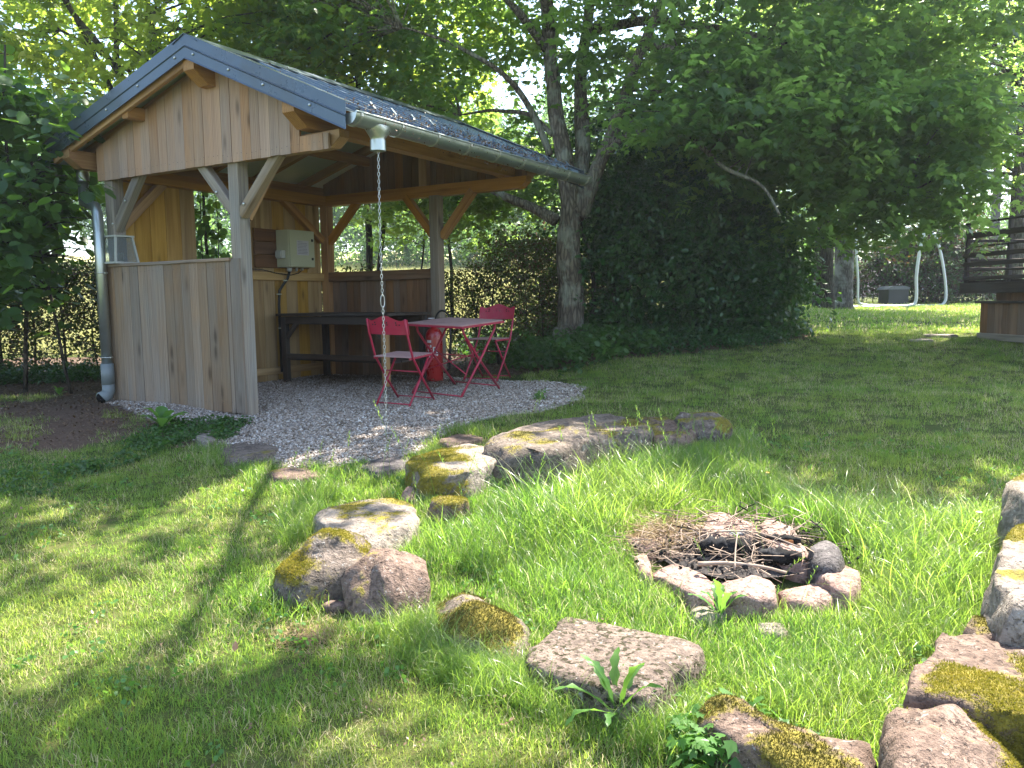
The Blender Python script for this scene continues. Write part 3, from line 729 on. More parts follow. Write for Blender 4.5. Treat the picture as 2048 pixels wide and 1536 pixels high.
# front half wall: vertical boards under a cap rail
u = .0; k = 0
while u < PR - PW - .01:
    w = min(r_.choice((.115, .122, .13)), PR - PW - u)
    board_poly('wall_board', [(u + .0018, -.02 + r_.uniform(-.008, .008)), (u + w - .0018, -.02), (u + w - .0018, HC - .02), (u + .0018, HC - .02)], -.028 + r_.uniform(-.003, .002), .022, M['front']); u += w
beam('cap_rail', (-.05, .03, HC - .006), (PR - PW + .02, .03, HC - .006), .15, .028, M['front'], shel, (0, 0, 1), .004)
# the side face of the front post gets a weathered board of its own
board_poly('wall_board', [(PR - PW + .002, -.02), (PR - .002, -.02), (PR - .002, HC + .0), (PR - PW + .002, HC + .0)], -.024, .020, M['front'])
# left wall: yellow planks, a gap in the middle above the rail
def plank_v(name, v0, v1, z0, z1, u0, th, mat):
    mb = MB(); mb.box((0, 0, 0), (th, v1 - v0, z1 - z0)); o = mb.build(name, mat, shel); o.location = (u0, v0, z0); return o
v = .13
while v < D - .02:
    w = min(.178, D - v)
    du = r_.uniform(-.002, .002)
    if v + w * .5 < 1.06 or v + w * .5 > 1.72: plank_v('plank', v + .002, v + w - .002, -.02, TB + .01, .0 - .028 + du, .024, M['yellow'])
    else: plank_v('plank', v + .002, v + w - .002, -.02, HC - .06, -.028 + du, .024, M['yellow'])
    v += w
beam('wall_rail', (.022, .14, HC - .065), (.022, D, HC - .065), .045, .10, M['yellow'], shel, (0, 0, 1))
beam('wall_rail', (.022, .14, .12), (.022, D, .12), .045, .08, M['yellow'], shel, (0, 0, 1))
# back half wall
u = .12
while u < PR - PW - .01:
    w = min(r_.choice((.098, .105, .115)), PR - PW - u)
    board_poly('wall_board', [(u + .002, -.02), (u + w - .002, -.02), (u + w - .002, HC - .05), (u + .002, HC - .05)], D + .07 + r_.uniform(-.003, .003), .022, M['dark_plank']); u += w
beam('wall_rail', (.12, D + .035, HC - .065), (PR - PW, D + .035, HC - .065), .07, .115, M['dark_plank'], shel, (0, 0, 1))
nl = MB()
def nail(u, z, v): nl.add([(u + .0035 * math.cos(a), v, z + .0035 * math.sin(a)) for a in np.linspace(0, 2 * PI, 6, endpoint=False)], [(0, 1, 2, 3, 4, 5)])
for u in np.arange(.03, 1.72, .058):
    for z in (.06, HC - .07): nail(u + r_.uniform(-.006, .006), z + r_.uniform(-.01, .01), -.0335)
for u in np.arange(.0, 2.85, .058): nail(u + r_.uniform(-.006, .006), TB + .04 + r_.uniform(-.01, .01), -.0345)
o = nl.build('nails', M['bin'], shel); o['kind'] = 'stuff'
# ---- roof: four ribbed sheets a side, lining colour beneath, ridge cap, verge flashing
def roof_sheet(s, va, vb, name, dz, mat, ribs=True):
    ue = UR if s else UL
    prof = []
    v = va
    while v < vb - 1e-6:
        nxt = min(v + .25, vb)
        if ribs and nxt - v > .2: prof += [(v, 0), (v + .10, 0), (v + .115, .028), (v + .155, .028), (v + .17, 0)]
        else: prof += [(v, 0)]
        v = nxt
    prof.append((vb, 0)); n = len(prof); vs = []; fs = []
    us_ = [RID, (RID + ue) / 2, ue]
    for th in (0, -.004):
        for uu in us_:
            for (pv, pz) in prof: vs.append((uu, pv, roofz(uu) + pz + th + dz))
    m3 = len(us_)
    for L in (0, 1):
        for i in range(m3 - 1):
            for k in range(n - 1):
                a = L * m3 * n + i * n + k; q = (a, a + 1, a + n + 1, a + n); fs.append(q if L == (0 if s == 0 else 1) else q[::-1])
    e0 = (m3 - 1) * n; e1 = m3 * n + (m3 - 1) * n
    for k in range(n - 1): fs.append((e0 + k, e0 + k + 1, e1 + k + 1, e1 + k))
    mb = MB(); mb.add(vs, fs); return mb.build(name, mat, shel)
for s in (0, 1):
    va = V0 + .02
    for i in range(4):
        vb = va + .955
        roof_sheet(s, va, min(vb, V1), 'roof_sheet', .008 + .0015 * (i % 2), M['roof_top']); va = vb
    roof_sheet(s, V0 + .03, V1 - .01, 'roof_lining', -.002, M['liner'], False)
    # verge flashing front and back: a stepped strip
    for vv, sg in ((V0, -1), (V1, 1)):
        ue = (UR + .02) if s else (UL - .02); mb = MB()
        prof = [(0, .06), (.0, -.03), (.012, -.04), (.004, -.048), (.004, -.125), (.012, -.138)]
        inner = [(p[0] - .006, p[1]) for p in prof]; ring = [(-.075, .066), (-.012, .066)] + prof + inner[::-1] + [(-.075, .060)]
        ring = [(-.09, .056), (-.09, .062), (0.0, .062)] + prof[1:] + [(p[0] - .005, p[1]) for p in prof[::-1]][:-1] + [(-.006, .056)]
        nR = len(ring); vs = []
        for uu in (RID, ue):
            for (dv, dz) in ring: vs.append((uu, vv - dv * (-sg) * -1 * -1 if False else vv + sg * dv, roofz(uu) + dz))
        fs = [(k, (k + 1) % nR, nR + (k + 1) % nR, nR + k) for k in range(nR)] + [tuple(range(nR)), tuple(range(2 * nR - 1, nR - 1, -1))]
        mb.add(vs, fs); mb.build('verge_flashing', M['roof'], shel)
        if sg < 0:
            for t in (.06, .3, .52, .8):
                uu = RID + (ue - RID) * t; sm = MB(); sm.lathe([(.012, 0), (.012, .004), (.006, .009)], 8)
                o = sm.build('screw', M['zinc_bright'], shel); o.location = (uu, vv - .006, roofz(uu) - .075); o.rotation_euler = (PI / 2, 0, 0)
mb = MB()
for s in (-1, 1):
    sl = SLR if s > 0 else SLL
    mb.prism([(V0 - .005, 0), (V1 + .005, 0), (V1 + .005, .006), (V0 - .005, .006)], 0, 1, axis='x') if False else None
mb.add([(RID - .15, V0 - .01, RZ - .15 * SLL + .045), (RID, V0 - .01, RZ + .062), (RID + .15, V0 - .01, RZ - .15 * SLR + .045), (RID - .15, V1 + .01, RZ - .15 * SLL + .045), (RID, V1 + .01, RZ + .062), (RID + .15, V1 + .01, RZ - .15 * SLR + .045),
        (RID - .15, V0 - .01, RZ - .15 * SLL + .040), (RID, V0 - .01, RZ + .057), (RID + .15, V0 - .01, RZ - .15 * SLR + .040), (RID - .15, V1 + .01, RZ - .15 * SLL + .040), (RID, V1 + .01, RZ + .057), (RID + .15, V1 + .01, RZ - .15 * SLR + .040)],
       [(0, 1, 4, 3), (1, 2, 5, 4), (6, 9, 10, 7), (7, 10, 11, 8), (0, 6, 7, 1), (1, 7, 8, 2), (3, 4, 10, 9), (4, 5, 11, 10), (0, 3, 9, 6), (2, 8, 11, 5)])
mb.build('ridge_cap', M['roof'], shel)
# snow stops and step marks on the sheets
for v in np.arange(V0 + .30, V1 - .1, .25):
    mb = MB(); mb.prism([(0, 0), (.06, .0), (.012, .055)], -.012, .012, axis='y') ; 
    o = mb.build('snow_stop', M['roof_top'], shel); o.location = (UR - .13, v + .135, roofz(UR - .13) + .036)
for uu in (1.95, 2.3, 2.65, 3.0):
    for v0_ in (V0 + .04,):
        mb = MB(); mb.box((0, 0, 0), (.012, V1 - V0 - .08, .010)); o = mb.build('tile_step', M['roof'], shel); o.location = (uu, v0_, roofz(uu) + .010)
# ---- gutter, right side
def gutter(name, uc, zc, va, vb, r=.080, brackets=9):
    mb = MB(); n = 12; ring = []
    for k in range(n + 1):
        t = PI + PI * k / n; ring.append((uc + r * math.cos(t), zc + r * math.sin(t)))
    inn = [(uc + (a - uc) * .95, zc + (b - zc) * .95) for a, b in ring]
    vs = []
    for v in (va, vb):
        for a, b in ring + inn: vs.append((a, v, b))
    m2 = 2 * (n + 1); fs = []
    for k in range(n):
        fs.append((k, k + 1, m2 + k + 1, m2 + k)); fs.append((n + 1 + k, m2 + n + 1 + k, m2 + n + 2 + k, n + 2 + k))
    for v_ in (0, 1):
        b = v_ * m2; fs.append(tuple(b + k for k in range(n + 1)))
    mb.add(vs, fs, True)
    mb.tube([(uc + r, va, zc + .004), (uc + r, vb, zc + .004)], .009, 8)
    gt = mb.build(name, M['zinc'], shel); autosmooth(gt, 50)
    for i in range(brackets):
        v = va + .06 + (vb - va - .14) * i / (brackets - 1); bb = MB(); P = []
        vs = []; 
        for w in (-.011, .011):
            for rr in (r + .001, r + .007):
                for k in range(n + 1):
                    t = PI + PI * k / n; vs.append((uc + rr * math.cos(t), v + w, zc + rr * math.sin(t)))
        q = n + 1; fs = []
        for k in range(n):
            fs += [(k, k + 1, q + k + 1, q + k), (2 * q + k, 3 * q + k, 3 * q + k + 1, 2 * q + k + 1), (q + k, q + k + 1, 3 * q + k + 1, 3 * q + k), (k, 2 * q + k, 2 * q + k + 1, k + 1)]
        bb.add(vs, fs); bb.build('gutter_bracket', M['zinc_bright'], gt)
    return gt
gt = gutter('gutter', UR + .015, 2.262, V0 + .03, V1 + .06)
gl = gutter('gutter', UL - .035, 2.36, V0 + .03, V1 + .06, brackets=7)
def outlet(gt, uc, v, zc):
    mb = MB(); n = 22; vs = []; prof = [(.074, .150, -.035), (.074, .128, -.06), (.068, .10, -.085), (.061, .074, -.108), (.055, .056, -.125), (.055, .055, -.135), (.060, .060, -.137), (.060, .060, -.215), (.054, .054, -.215), (.052, .052, -.13)]
    for ru, rv, z in prof:
        for k in range(n): a = 2 * PI * k / n; vs.append((uc + ru * math.cos(a), v + rv * math.sin(a), zc + z))
    mb.add(vs, [(i * n + k, i * n + (k + 1) % n, (i + 1) * n + (k + 1) % n, (i + 1) * n + k) for i in range(len(prof) - 1) for k in range(n)], True)
    o = mb.build('gutter_outlet', M['zinc'], gt); autosmooth(o, 50)
    return o
outlet(gt, UR + .015, .10, 2.258); outlet(gl, UL - .035, .12, 2.36)
# ---- downpipe on the left front corner with swan neck, clips, pvc shoe
dp = MB(); cu, cv = .035, -.095
dp.tube([(UL - .035, .12, 2.14), (UL - .03, .11, 2.03), (UL + .05, .06, 1.93), (cu - .05, cv + .02, 1.84), (cu, cv, 1.78), (cu, cv, .34)], .048, 16)
pipe = dp.build('downpipe', M['zinc'], shel)
for z in (1.22, .42):
    q = MB(); q.tube([(cu + .052 * math.cos(t), cv + .052 * math.sin(t), z) for t in np.linspace(0, 2 * PI, 20, endpoint=False)], .006, 6, closed=True)
    q.box((cu + .05, cv - .01, z - .006), (cu + .085, cv + .01, z + .006)); q.build('pipe_clip', M['zinc_bright'], pipe)
q = MB(); q.tube([(cu, cv, .36), (cu, cv, .16)], .060, 16); q.tube([(cu, cv, .20), (cu, cv, .10), (cu + .006, cv - .03, .055), (cu + .015, cv - .09, .035)], [.058, .058, .060, .062], 16)
q.build('pipe_shoe', M['pvc'], pipe)
q = MB(); q.tube([(cu + .0146, cv - .088, .0352), (cu + .0165, cv - .094, .034)], .052, 16); q.build('pipe_shade_disc', M['mouth_shade'], pipe)  # black disc on the closed end stands in for the pipe's inner shade

# ================================================================== THINGS IN AND ON THE SHELTER
def in_shelter(name, u, v, z, label, cat, rot=0, **k):
    p = sh(u, v, z); return empty(name, tuple(p), SPHI + rot, label=label, cat=cat, **k)
# electrical cabinet with board
t = in_shelter('mounting_board', .024, 1.78, 1.33, 'brown planks screwed to the yellow wall behind the cream cabinet', 'board')
for i, z in enumerate((0, .15, .30)):
    beam('plank', (-.026 + .022, .0, z + .07), (-.026 + .022, .84, z + .07), .024, .145, M['backboard'], t, (0, 0, 1), .003)
# the cabinet
t = in_shelter('electrical_cabinet', .032, 2.10, 1.335, 'cream metal electrical cabinet with a pale notice on its door', 'electrical cabinet')
mb = MB(); mb.box((0, 0, 0), (.20, .40, .43), .004); autosmooth(mb.build('housing', M['box'], t), 30)
mb = MB(); mb.box((.202, .006, .006), (.222, .394, .424)); dr = mb.build('door', M['box'], t)
mb = MB(); mb.box((.2225, .11, .14), (.2235, .30, .31)); nt_ = mb.build('notice', M['paper'], t)
mb = MB()
for i in range(9):
    w = .16 if i else .09
    mb.box((.2236, .125, .292 - i * .017), (.2240, .125 + w * r_.uniform(.75, 1), .297 - i * .017))
mb.build('print', M['ink'], nt_)
for z in (.10, .32):
    mb = MB(); mb.box((.222, .345, z - .015), (.228, .372, z + .015)); mb.build('lock', M['black'], dr)
mb = MB(); mb.box((.05, -.062, .10), (.15, -.001, .19), .003); mb.box((.06, -.075, .115), (.14, -.062, .175)); mb.build('socket', M['box_grey'], t)
mb = MB()
mb.lathe([(.028, 0), (.028, -.03), (.020, -.05)], 10, (.10, .10, 0)); mb.lathe([(.014, 0), (.014, -.025), (.010, -.045)], 8, (.10, .21, 0)); mb.lathe([(.018, 0), (.018, -.03)], 8, (.10, .30, 0)); mb.build('cable_gland', M['box_grey'], t)
cb = MB(); cb.tube([sh(.132, 2.20, 1.29), sh(.10, 2.19, 1.20), sh(.075, 2.16, 1.15), sh(.055, 2.10, 1.06), sh(.05, 2.09, .9), sh(.05, 2.09, .1)], .017, 8)
o = cb.build('conduit', M['black'], None); tag(o, 'thick black cable running down the wall below the cream cabinet', 'cable')
for z in (1.18, 1.02, .62):
    q = MB(); vv = 2.175 if z > 1.1 else 2.09; p = sh(.06 if z < 1.1 else .085, vv, z); q.box((p[0] - .024, p[1] - .024, z - .006), (p[0] + .024, p[1] + .024, z + .006)); q.build('cable_tie', M['box'], o)
cb = MB(); cb.tube([sh(.05, 1.70, 1.305), sh(.06, 1.85, 1.30), sh(.07, 2.05, 1.265), sh(.10, 2.25, 1.245), sh(.11, 2.36, 1.27), sh(.13, 2.41, 1.31)], .006, 6)
o = cb.build('thin_cable', M['bark_dark'], None); tag(o, 'thin grey cable sagging along the rail below the cream cabinet', 'cable')
# workbench along the back wall
t = in_shelter('workbench', .16, 1.95, 0, 'long dark stained workbench along the back wall of the shelter', 'workbench')
for i in range(5):
    beam('board', (-.03, .08 + i * .155, .78), (1.64, .08 + i * .155, .78), .148, .028, M['dark_wood'], t, (0, 0, 1), .003)
beam('apron', (.02, .05, .715), (1.60, .05, .715), .03, .09, M['dark_wood'], t); beam('apron', (.02, .74, .715), (1.60, .74, .715), .03, .09, M['dark_wood'], t)
for i, (a, b) in enumerate(((.06, .06), (1.56, .06), (.06, .72), (1.56, .72))):
    beam('leg', (a, b, -.03), (a, b, .76), .07, .07, M['beam'] if i == 1 else M['dark_wood'], t, (0, 1, 0))
    if b < .1: beam('leg_brace', (a + (.03 if a < 1 else -.03), b, .52), (a + (.20 if a < 1 else -.20), b, .69), .04, .05, M['dark_wood'], t)
for i in range(3): beam('shelf_board', (.04, .2 + i * .2, .26), (1.58, .2 + i * .2, .26), .17, .022, M['dark_wood'], t, (0, 0, 1), .003)
beam('stretcher', (.06, .06, .30), (1.56, .06, .30), .04, .06, M['dark_wood'], t)
# lantern on the cap rail
t = in_shelter('lantern', .13, .04, HC + .010, 'whitewashed tapered lantern with glass sides on the front cap rail', 'lantern')
h_ = .25; a0, a1 = .115, .085
mb = MB(); mb.box((-.125, -.125, 0), (.125, .125, .018)); mb.box((-.1, -.1, h_), (.1, .1, h_ + .016)); mb.build('frame', M['white_wood'], t)
for sx, sy in ((1, 1), (1, -1), (-1, 1), (-1, -1)):
    beam('corner_strip', (sx * a0, sy * a0, .018), (sx * a1, sy * a1, h_), .018, .018, M['white_wood'], t, (0, 1, 0), 0)
for k in range(4):
    q = MB(); q.add([(-a0 + .01, -a0, .02), (a0 - .01, -a0, .02), (a1 - .01, -a1, h_ - .002), (-a1 + .01, -a1, h_ - .002), (-a0 + .01, -a0 + .003, .02), (a0 - .01, -a0 + .003, .02), (a1 - .01, -a1 + .003, h_ - .002), (-a1 + .01, -a1 + .003, h_ - .002)],
                    [(0, 1, 2, 3), (7, 6, 5, 4), (0, 4, 5, 1), (1, 5, 6, 2), (2, 6, 7, 3), (3, 7, 4, 0)])
    o = q.build('pane', M['glass'], t); o.rotation_euler = (0, 0, k * PI / 2)
mb = MB(); mb.lathe([(.035, .02), (.035, .10), (.03, .105)], 14); mb.build('candle', M['white_wood'], t)
# rain chain
ct = sh(UR + .015, .10, 2.03); cz0 = float(G(ct[0], ct[1])) + .015
chain = empty('rain_chain', (ct[0], ct[1], cz0), 0, label='steel rain chain hanging from the gutter outlet down to the gravel', cat='chain')
def link_mesh(L, W, r):
    mb = MB(); pts = []
    for k in range(14):
        a = 2 * PI * k / 14; pts.append((W * math.cos(a), 0, L * math.sin(a) + (L * .35 if math.sin(a) > 0 else -L * .35) * .6))
    mb.tube(pts, r, 6, closed=True); me_ = mb.mesh('chain_link'); me_.materials.append(M['zinc_bright']); return me_
lm = link_mesh(.0135, .0080, .0023); lb = link_mesh(.040, .017, .0032)
z = ct[2] + .06 - cz0; i = 0
while z > .0:
    big = abs(z - 1.02) < .036 and not any(c_.name.startswith('chain_ring') for c_ in chain.children)
    o = bpy.data.objects.new('chain_ring' if big else 'chain_link', lb if big else lm); COL.objects.link(o); o.parent = chain
    if big: z -= .026
    o.location = (math.sin(z * 3) * .004, 0, z); o.rotation_euler = (0, 0, (PI / 2 if i % 2 else 0) + rng.normal(.35, .2)); z -= (.052 if big else .0272); i += 1
for k in range(7):
    o = bpy.data.objects.new('chain_link', lm); COL.objects.link(o); o.parent = chain
    a = k * .6; o.location = (.02 + .022 * math.cos(a), -.03 - k * .014, .006 + .003 * (k % 2)); o.rotation_euler = (PI / 2 * .9, (k % 2) * .5, a)
# fire extinguisher
t = in_shelter('fire_extinguisher', 1.93, 2.60, .02, 'tall red fire extinguisher with white label and black hose by the rear post', 'fire extinguisher')
mb = MB(); mb.lathe([(.088, 0), (.095, .012), (.095, .50), (.088, .545), (.065, .58), (.035, .60), (.028, .62)], 28); autosmooth(mb.build('cylinder', M['ext_red'], t), 50)
# label: a curved band on the side facing the lawn
cam_dir = math.atan2(-(sh(1.93, 2.6)[1]), -(sh(1.93, 2.6)[0])) - SPHI
def band(r, a0, a1, z0, z1, n=12, nz=1):
    mb = MB(); vs = []; fs = []
    for j in (0, 1):
        for k in range(n + 1):
            a = a0 + (a1 - a0) * k / n; vs.append((r * math.cos(a), r * math.sin(a), z0 if j == 0 else z1))
    for k in range(n): fs.append((k, k + 1, n + 2 + k, n + 1 + k))
    mb.add(vs, fs, True); return mb
lb_ = band(.0962, cam_dir - 1.05, cam_dir + .25, .27, .47).build('label', M['ext_red'], t)
band(.0968, cam_dir - .95, cam_dir - .35, .435, .465).build('label_print', M['label'], lb_)
for k in range(2):
    for j in range(2):
        a = cam_dir - .85 + k * .32; z = .40 - j * .0
        band(.0968, a, a + .2, z - .015 - j * .045, z + .012 - j * .045, 3).build('pictogram', M['label'], lb_)
band(.0968, cam_dir - .15, cam_dir + .12, .27, .39).build('label_print', M['label'], lb_)
band(.0968, cam_dir - .9, cam_dir - .5, .272, .300).build('label_print', M['label'], lb_)
band(.0975, cam_dir + .22, cam_dir + .42, .29, .335).build('tag', M['label'], t)
mb = MB(); mb.lathe([(.026, .62), (.03, .635), (.03, .665), (.015, .68)], 12); mb.box((-.012, -.10, .675), (.012, .03, .690)); mb.box((-.012, -.09, .70), (.012, .04, .712)); mb.build('valve', M['label'], t)
mb = MB(); hp = []
for k in range(14):
    a = PI * k / 13; hp.append((.02 + .10 * (1 - math.cos(a)), .0, .655 + .135 * math.sin(a)))
hp += [(.225, .0, .45), (.20, .01, .15), (.12, .02, .10)]
mb.tube(hp, .011, 8); mb.build('hose', M['black'], t)

# ================================================================== BISTRO TABLE AND CHAIRS
t = empty('folding_table', (-.555, 8.10, .005), math.radians(56), label='square faded red folding bistro table on crossed metal legs', cat='table')
t.rotation_mode = 'QUATERNION'; t.rotation_quaternion = (Matrix.Rotation(math.radians(3.6), 4, 'X') @ Matrix.Rotation(math.radians(56), 4, 'Z')).to_quaternion()
H2 = .345
mb = MB(); mb.box((-H2, -H2, .702), (H2, H2, .712), .015); autosmooth(mb.build('tabletop', M['red_top'], t), 30)
mb = MB()
for a, b in (((-H2, -H2), (H2, -H2)), ((H2, -H2), (H2, H2)), ((H2, H2), (-H2, H2)), ((-H2, H2), (-H2, -H2))):
    x0, x1 = sorted((a[0], b[0])); y0, y1 = sorted((a[1], b[1])); e = .004
    mb.box((x0 - (0 if x0 != x1 else e), y0 - (0 if y0 != y1 else e), .682), (x1 + (0 if x0 != x1 else e), y1 + (0 if y0 != y1 else e), .7015))
mb.build('rim', M['red'], t)
for sy in (-1, 1):
    for s in (-1, 1):
        yy = sy * (.30 if s > 0 else .285)
        mb = MB(); mb.tube([(s * -.335, yy, .01), (s * .02, yy, .37), (s * .24, yy, .62), (s * .26, yy, .69)], [.012, .012, .012, .012], 8); mb.build('leg', M['red'], t)
for s, yy in ((-1, .30), (1, .285)):
    mb = MB(); mb.tube([(s * .335, -yy, .035), (s * .335, yy, .035)], .007, 6); mb.build('foot_bar', M['red'], t)
for (a, b) in (((.02, -.29, .37), (.02, .29, .37)), ((-.2, -.28, .22), (.0, .28, .42)), ((-.2, .28, .22), (.0, -.28, .42))):
    mb = MB(); mb.tube([a, b], .006, 6); mb.build('stay', M['red'], t)
def make_chair():
    t = empty('folding_chair')
    W = .20
    # top panel: wavy upper edge, slightly curved across
    mb = MB(); n = 16; vs = []
    for j in (0, 1):
        for k in range(n + 1):
            x = -.215 + .43 * k / n; q = abs(x) / .215
            zt = .785 + .045 * (math.cos(min(1, q * 1.35) * PI) * .5 + .5) + (.012 if q > .86 else 0)
            y = -.245 - .035 * (1 - q * q)
            for (zz, yy) in ((.66, y + .035), (zt, y)): vs.append((x, yy - j * .004, zz))
    m_ = 2 * (n + 1); fs = []
    for k in range(n):
        a = 2 * k; fs += [(a, a + 2, a + 3, a + 1), (m_ + a, m_ + a + 1, m_ + a + 3, m_ + a + 2), (a + 1, a + 3, m_ + a + 3, m_ + a + 1), (a, m_ + a, m_ + a + 2, a + 2)]
    fs += [(0, 1, m_ + 1, m_), (2 * n, m_ + 2 * n, m_ + 2 * n + 1, 2 * n + 1)]
    mb.add(vs, fs); bk = mb.build('backrest', M['red'], t); autosmooth(bk, 40)
    for q in (-.14, -.11, -.02, .02, .11, .14):
        for z in ((.75,) if abs(q) > .12 else (.75, .77)):
            h = MB(); h.lathe([(.007, 0), (.007, .0015)], 8); o = h.build('hole', M['black'], bk); o.location = (q, -.2455 - .035 * (1 - (q / .215) ** 2) + (.785 - z) * .26 + .0, z + .0); o.rotation_euler = (PI / 2, 0, 0)
            o.location.y -= .006
            o2 = o.copy(); COL.objects.link(o2); o2.parent = bk; o2.location.y += .014
    for s in (-1, 1):
        mb = MB(); mb.tube([(s * W, -.262, .80), (s * W, -.235, .67), (s * W, -.185, .53), (s * W, -.155, .45), (s * W, .02, .22), (s * W, .20, .01)], .0105, 8); mb.build('back_leg', M['red'], t)
        mb = MB(); mb.tube([(s * (W - .025), .165, .435), (s * (W - .025), -.01, .22), (s * (W - .025), -.20, .01)], .0095, 8); mb.build('front_leg', M['red'], t)
        mb = MB(); mb.box((s * (W - .012) - .006, -.19, .432), (s * (W - .012) + .006, .19, .450)); mb.build('seat_rail', M['red'], t)
    for yy in np.linspace(-.175, .18, 8):
        mb = MB(); mb.box((-W + .004, yy - .016, .4505), (W - .004, yy + .016, .4565)); mb.build('seat_slat', M['red_top'], t)
    for (yy, zz, w) in ((.185, .03, W), (-.185, .028, W - .025), (-.06, .31, W)):
        mb = MB(); mb.tube([(-w, yy, zz), (w, yy, zz)], .006, 6); mb.build('crossbar', M['red'], t)
    return t
def copy_tree(o, parent=None):
    c = o.copy(); COL.objects.link(c); c.parent = parent
    for ch in list(o.children): copy_tree(ch, c)
    return c
c1 = make_chair(); c2 = copy_tree(c1)
def face(v): return math.atan2(-v[0], v[1])
c1.location = (-1.00, 7.47, .0); c1.rotation_euler = (0, 0, face((.42, .90))); tag(c1, 'crimson folding bistro chair behind the hanging chain, slatted seat showing', 'chair', 'red folding bistro chairs')
c1.rotation_mode = 'QUATERNION'; c1.rotation_quaternion = (Matrix.Rotation(math.radians(3.2), 4, 'X') @ Matrix.Rotation(face((.42, .90)), 4, 'Z')).to_quaternion(); c1.location.z = -.022
c2.location = (-.26, 8.93, .045); c2.rotation_euler = (0, 0, face((-.42, -.90))); tag(c2, 'crimson folding bistro chair beyond the table, backed by the hedge', 'chair', 'red folding bistro chairs')

# ================================================================== STONES OF THE SEATING RING
gs = 'sandstone blocks ringing the fire place'
def gzp(px, py): return float(on_ground(px, py)[2])
stone('sitting_stone', px_outline([(1141, 1226), (1255, 1250), (1413, 1290), (1388, 1330), (1300, 1390), (1200, 1374), (1055, 1325), (1040, 1300), (1085, 1262)], -.41), -.41, -.70, 'sand_speck',
      'broad flat slab with dark moss specks, nearest the dandelion leaves', group=gs, round_=.06, dome=.004, amp=.010, moss=.02, seed=1, nsc=3)
stone('sitting_stone', px_outline([(812, 925), (830, 908), (886, 894), (940, 884), (990, 892), (1010, 905), (1003, 918), (955, 940), (915, 948), (845, 944)], -.085), -.085, -.36, 'sand_pale',
      'squared block half covered by bright yellow moss, beside the gravel edge', group=gs, round_=.08, dome=.004, amp=.012, moss=.40, moss_off=(-.75, -.15), seed=2, tuft=16000)
stone('sitting_stone', px_outline([(962, 884), (985, 866), (1072, 842), (1192, 825), (1262, 829), (1306, 849), (1300, 862), (1204, 872), (1168, 882), (1116, 897), (1057, 904), (1000, 900)], .0), .0, -.32, 'sand_grey',
      'longest low slab of the wall, moss on both its ends', group=gs, round_=.10, dome=.006, amp=.018, moss=.24, moss_off=(.1, -.2), seed=3, tuft=14000, tuft_mat='moss_dark')
stone('sitting_stone', px_outline([(1268, 830), (1330, 833), (1380, 846), (1400, 862), (1350, 872), (1305, 870)], -.045), -.045, -.26, 'sand_red',
      'small dark rough stone wedged between the longest slab and the end stone', group=gs, round_=.3, dome=.0, amp=.03, moss=.3, seed=4, tuft=3000, tuft_mat='moss_dark')
stone('sitting_stone', px_outline([(1344, 836), (1371, 822), (1409, 822), (1453, 838), (1466, 850), (1410, 855), (1370, 850)], -.015), -.015, -.22, 'sand_grey',
      'pointed grey stone at the far end of the wall on the shaded lawn', group=gs, round_=.3, dome=.01, amp=.03, moss=.32, moss_off=(.5, 0), seed=5, tuft=4000)
stone('sitting_stone', px_outline([(625, 1026), (661, 1007), (737, 988), (813, 997), (842, 1017), (836, 1042), (798, 1060), (725, 1076), (666, 1066), (634, 1046)], -.24), -.24, -.46, 'sand_pale',
      'smooth pale flat stone sunk in long grass, faint moss along its edges', group=gs, round_=.3, dome=.012, amp=.014, moss=.26, moss_off=(.3, .5), seed=6, tuft=5000)
stone('sitting_stone', px_outline([(857, 994), (895, 988), (936, 990), (942, 1002), (905, 1010), (862, 1006)], -.20), -.20, -.38, 'sand_red',
      'little flat stone with a mossy crown, in front of the yellow-mossed block', group=gs, round_=.3, dome=.01, amp=.015, moss=.5, seed=7, tuft=3500)
stone('sitting_stone', px_outline([(798, 985), (805, 976), (822, 972), (832, 982), (826, 992), (806, 993)], -.22), -.22, -.36, 'fire_stone',
      'fist-sized pale pink stone at the left foot of the yellow-mossed block', group=gs, round_=.5, dome=.01, amp=.02, seed=8)
b1 = on_ground(655, 1178)
stone('sitting_stone', blob(b1[0], b1[1] + .05, .50, .44, .2, 10, 4, .06), float(G(b1[0], b1[1])) + .17, float(G(b1[0], b1[1])) - .12, 'sand_grey',
      'round-backed boulder wearing a cap of golden moss', group=gs, round_=.85, dome=.075, amp=.022, moss=.50, moss_off=(-.15, .25), seed=9, facet=.8, tuft=26000, n=52)
b2 = on_ground(770, 1215)
stone('sitting_stone', [(b2[0] + x, b2[1] + y) for x, y in ((-.19, -.03), (-.15, .10), (-.02, .20), (.12, .16), (.20, .05), (.19, -.08), (.08, -.20), (-.07, -.15))], float(G(b2[0], b2[1])) + .185, float(G(b2[0], b2[1])) - .12, 'sand_red',
      'bare angular boulder with bluish lichen, leaning on the golden-mossed one', group=gs, round_=.55, dome=.045, amp=.026, moss=.05, seed=10, facet=.8, nsc=4.5, tilt=(-.12, .25), n=52)
stone('sitting_stone', px_outline([(868, 1200), (885, 1180), (925, 1174), (965, 1180), (1010, 1212), (1060, 1250), (1045, 1290), (990, 1300), (925, 1275), (872, 1256)], -.41), -.41, -.62, 'sand_grey',
      'low humped stone under thin brown moss and pine litter, left of the broad slab', group=gs, round_=.6, dome=.05, amp=.02, moss=.46, moss_off=(-.4, -.1), seed=11, tuft=15000, tuft_mat='moss_dark')
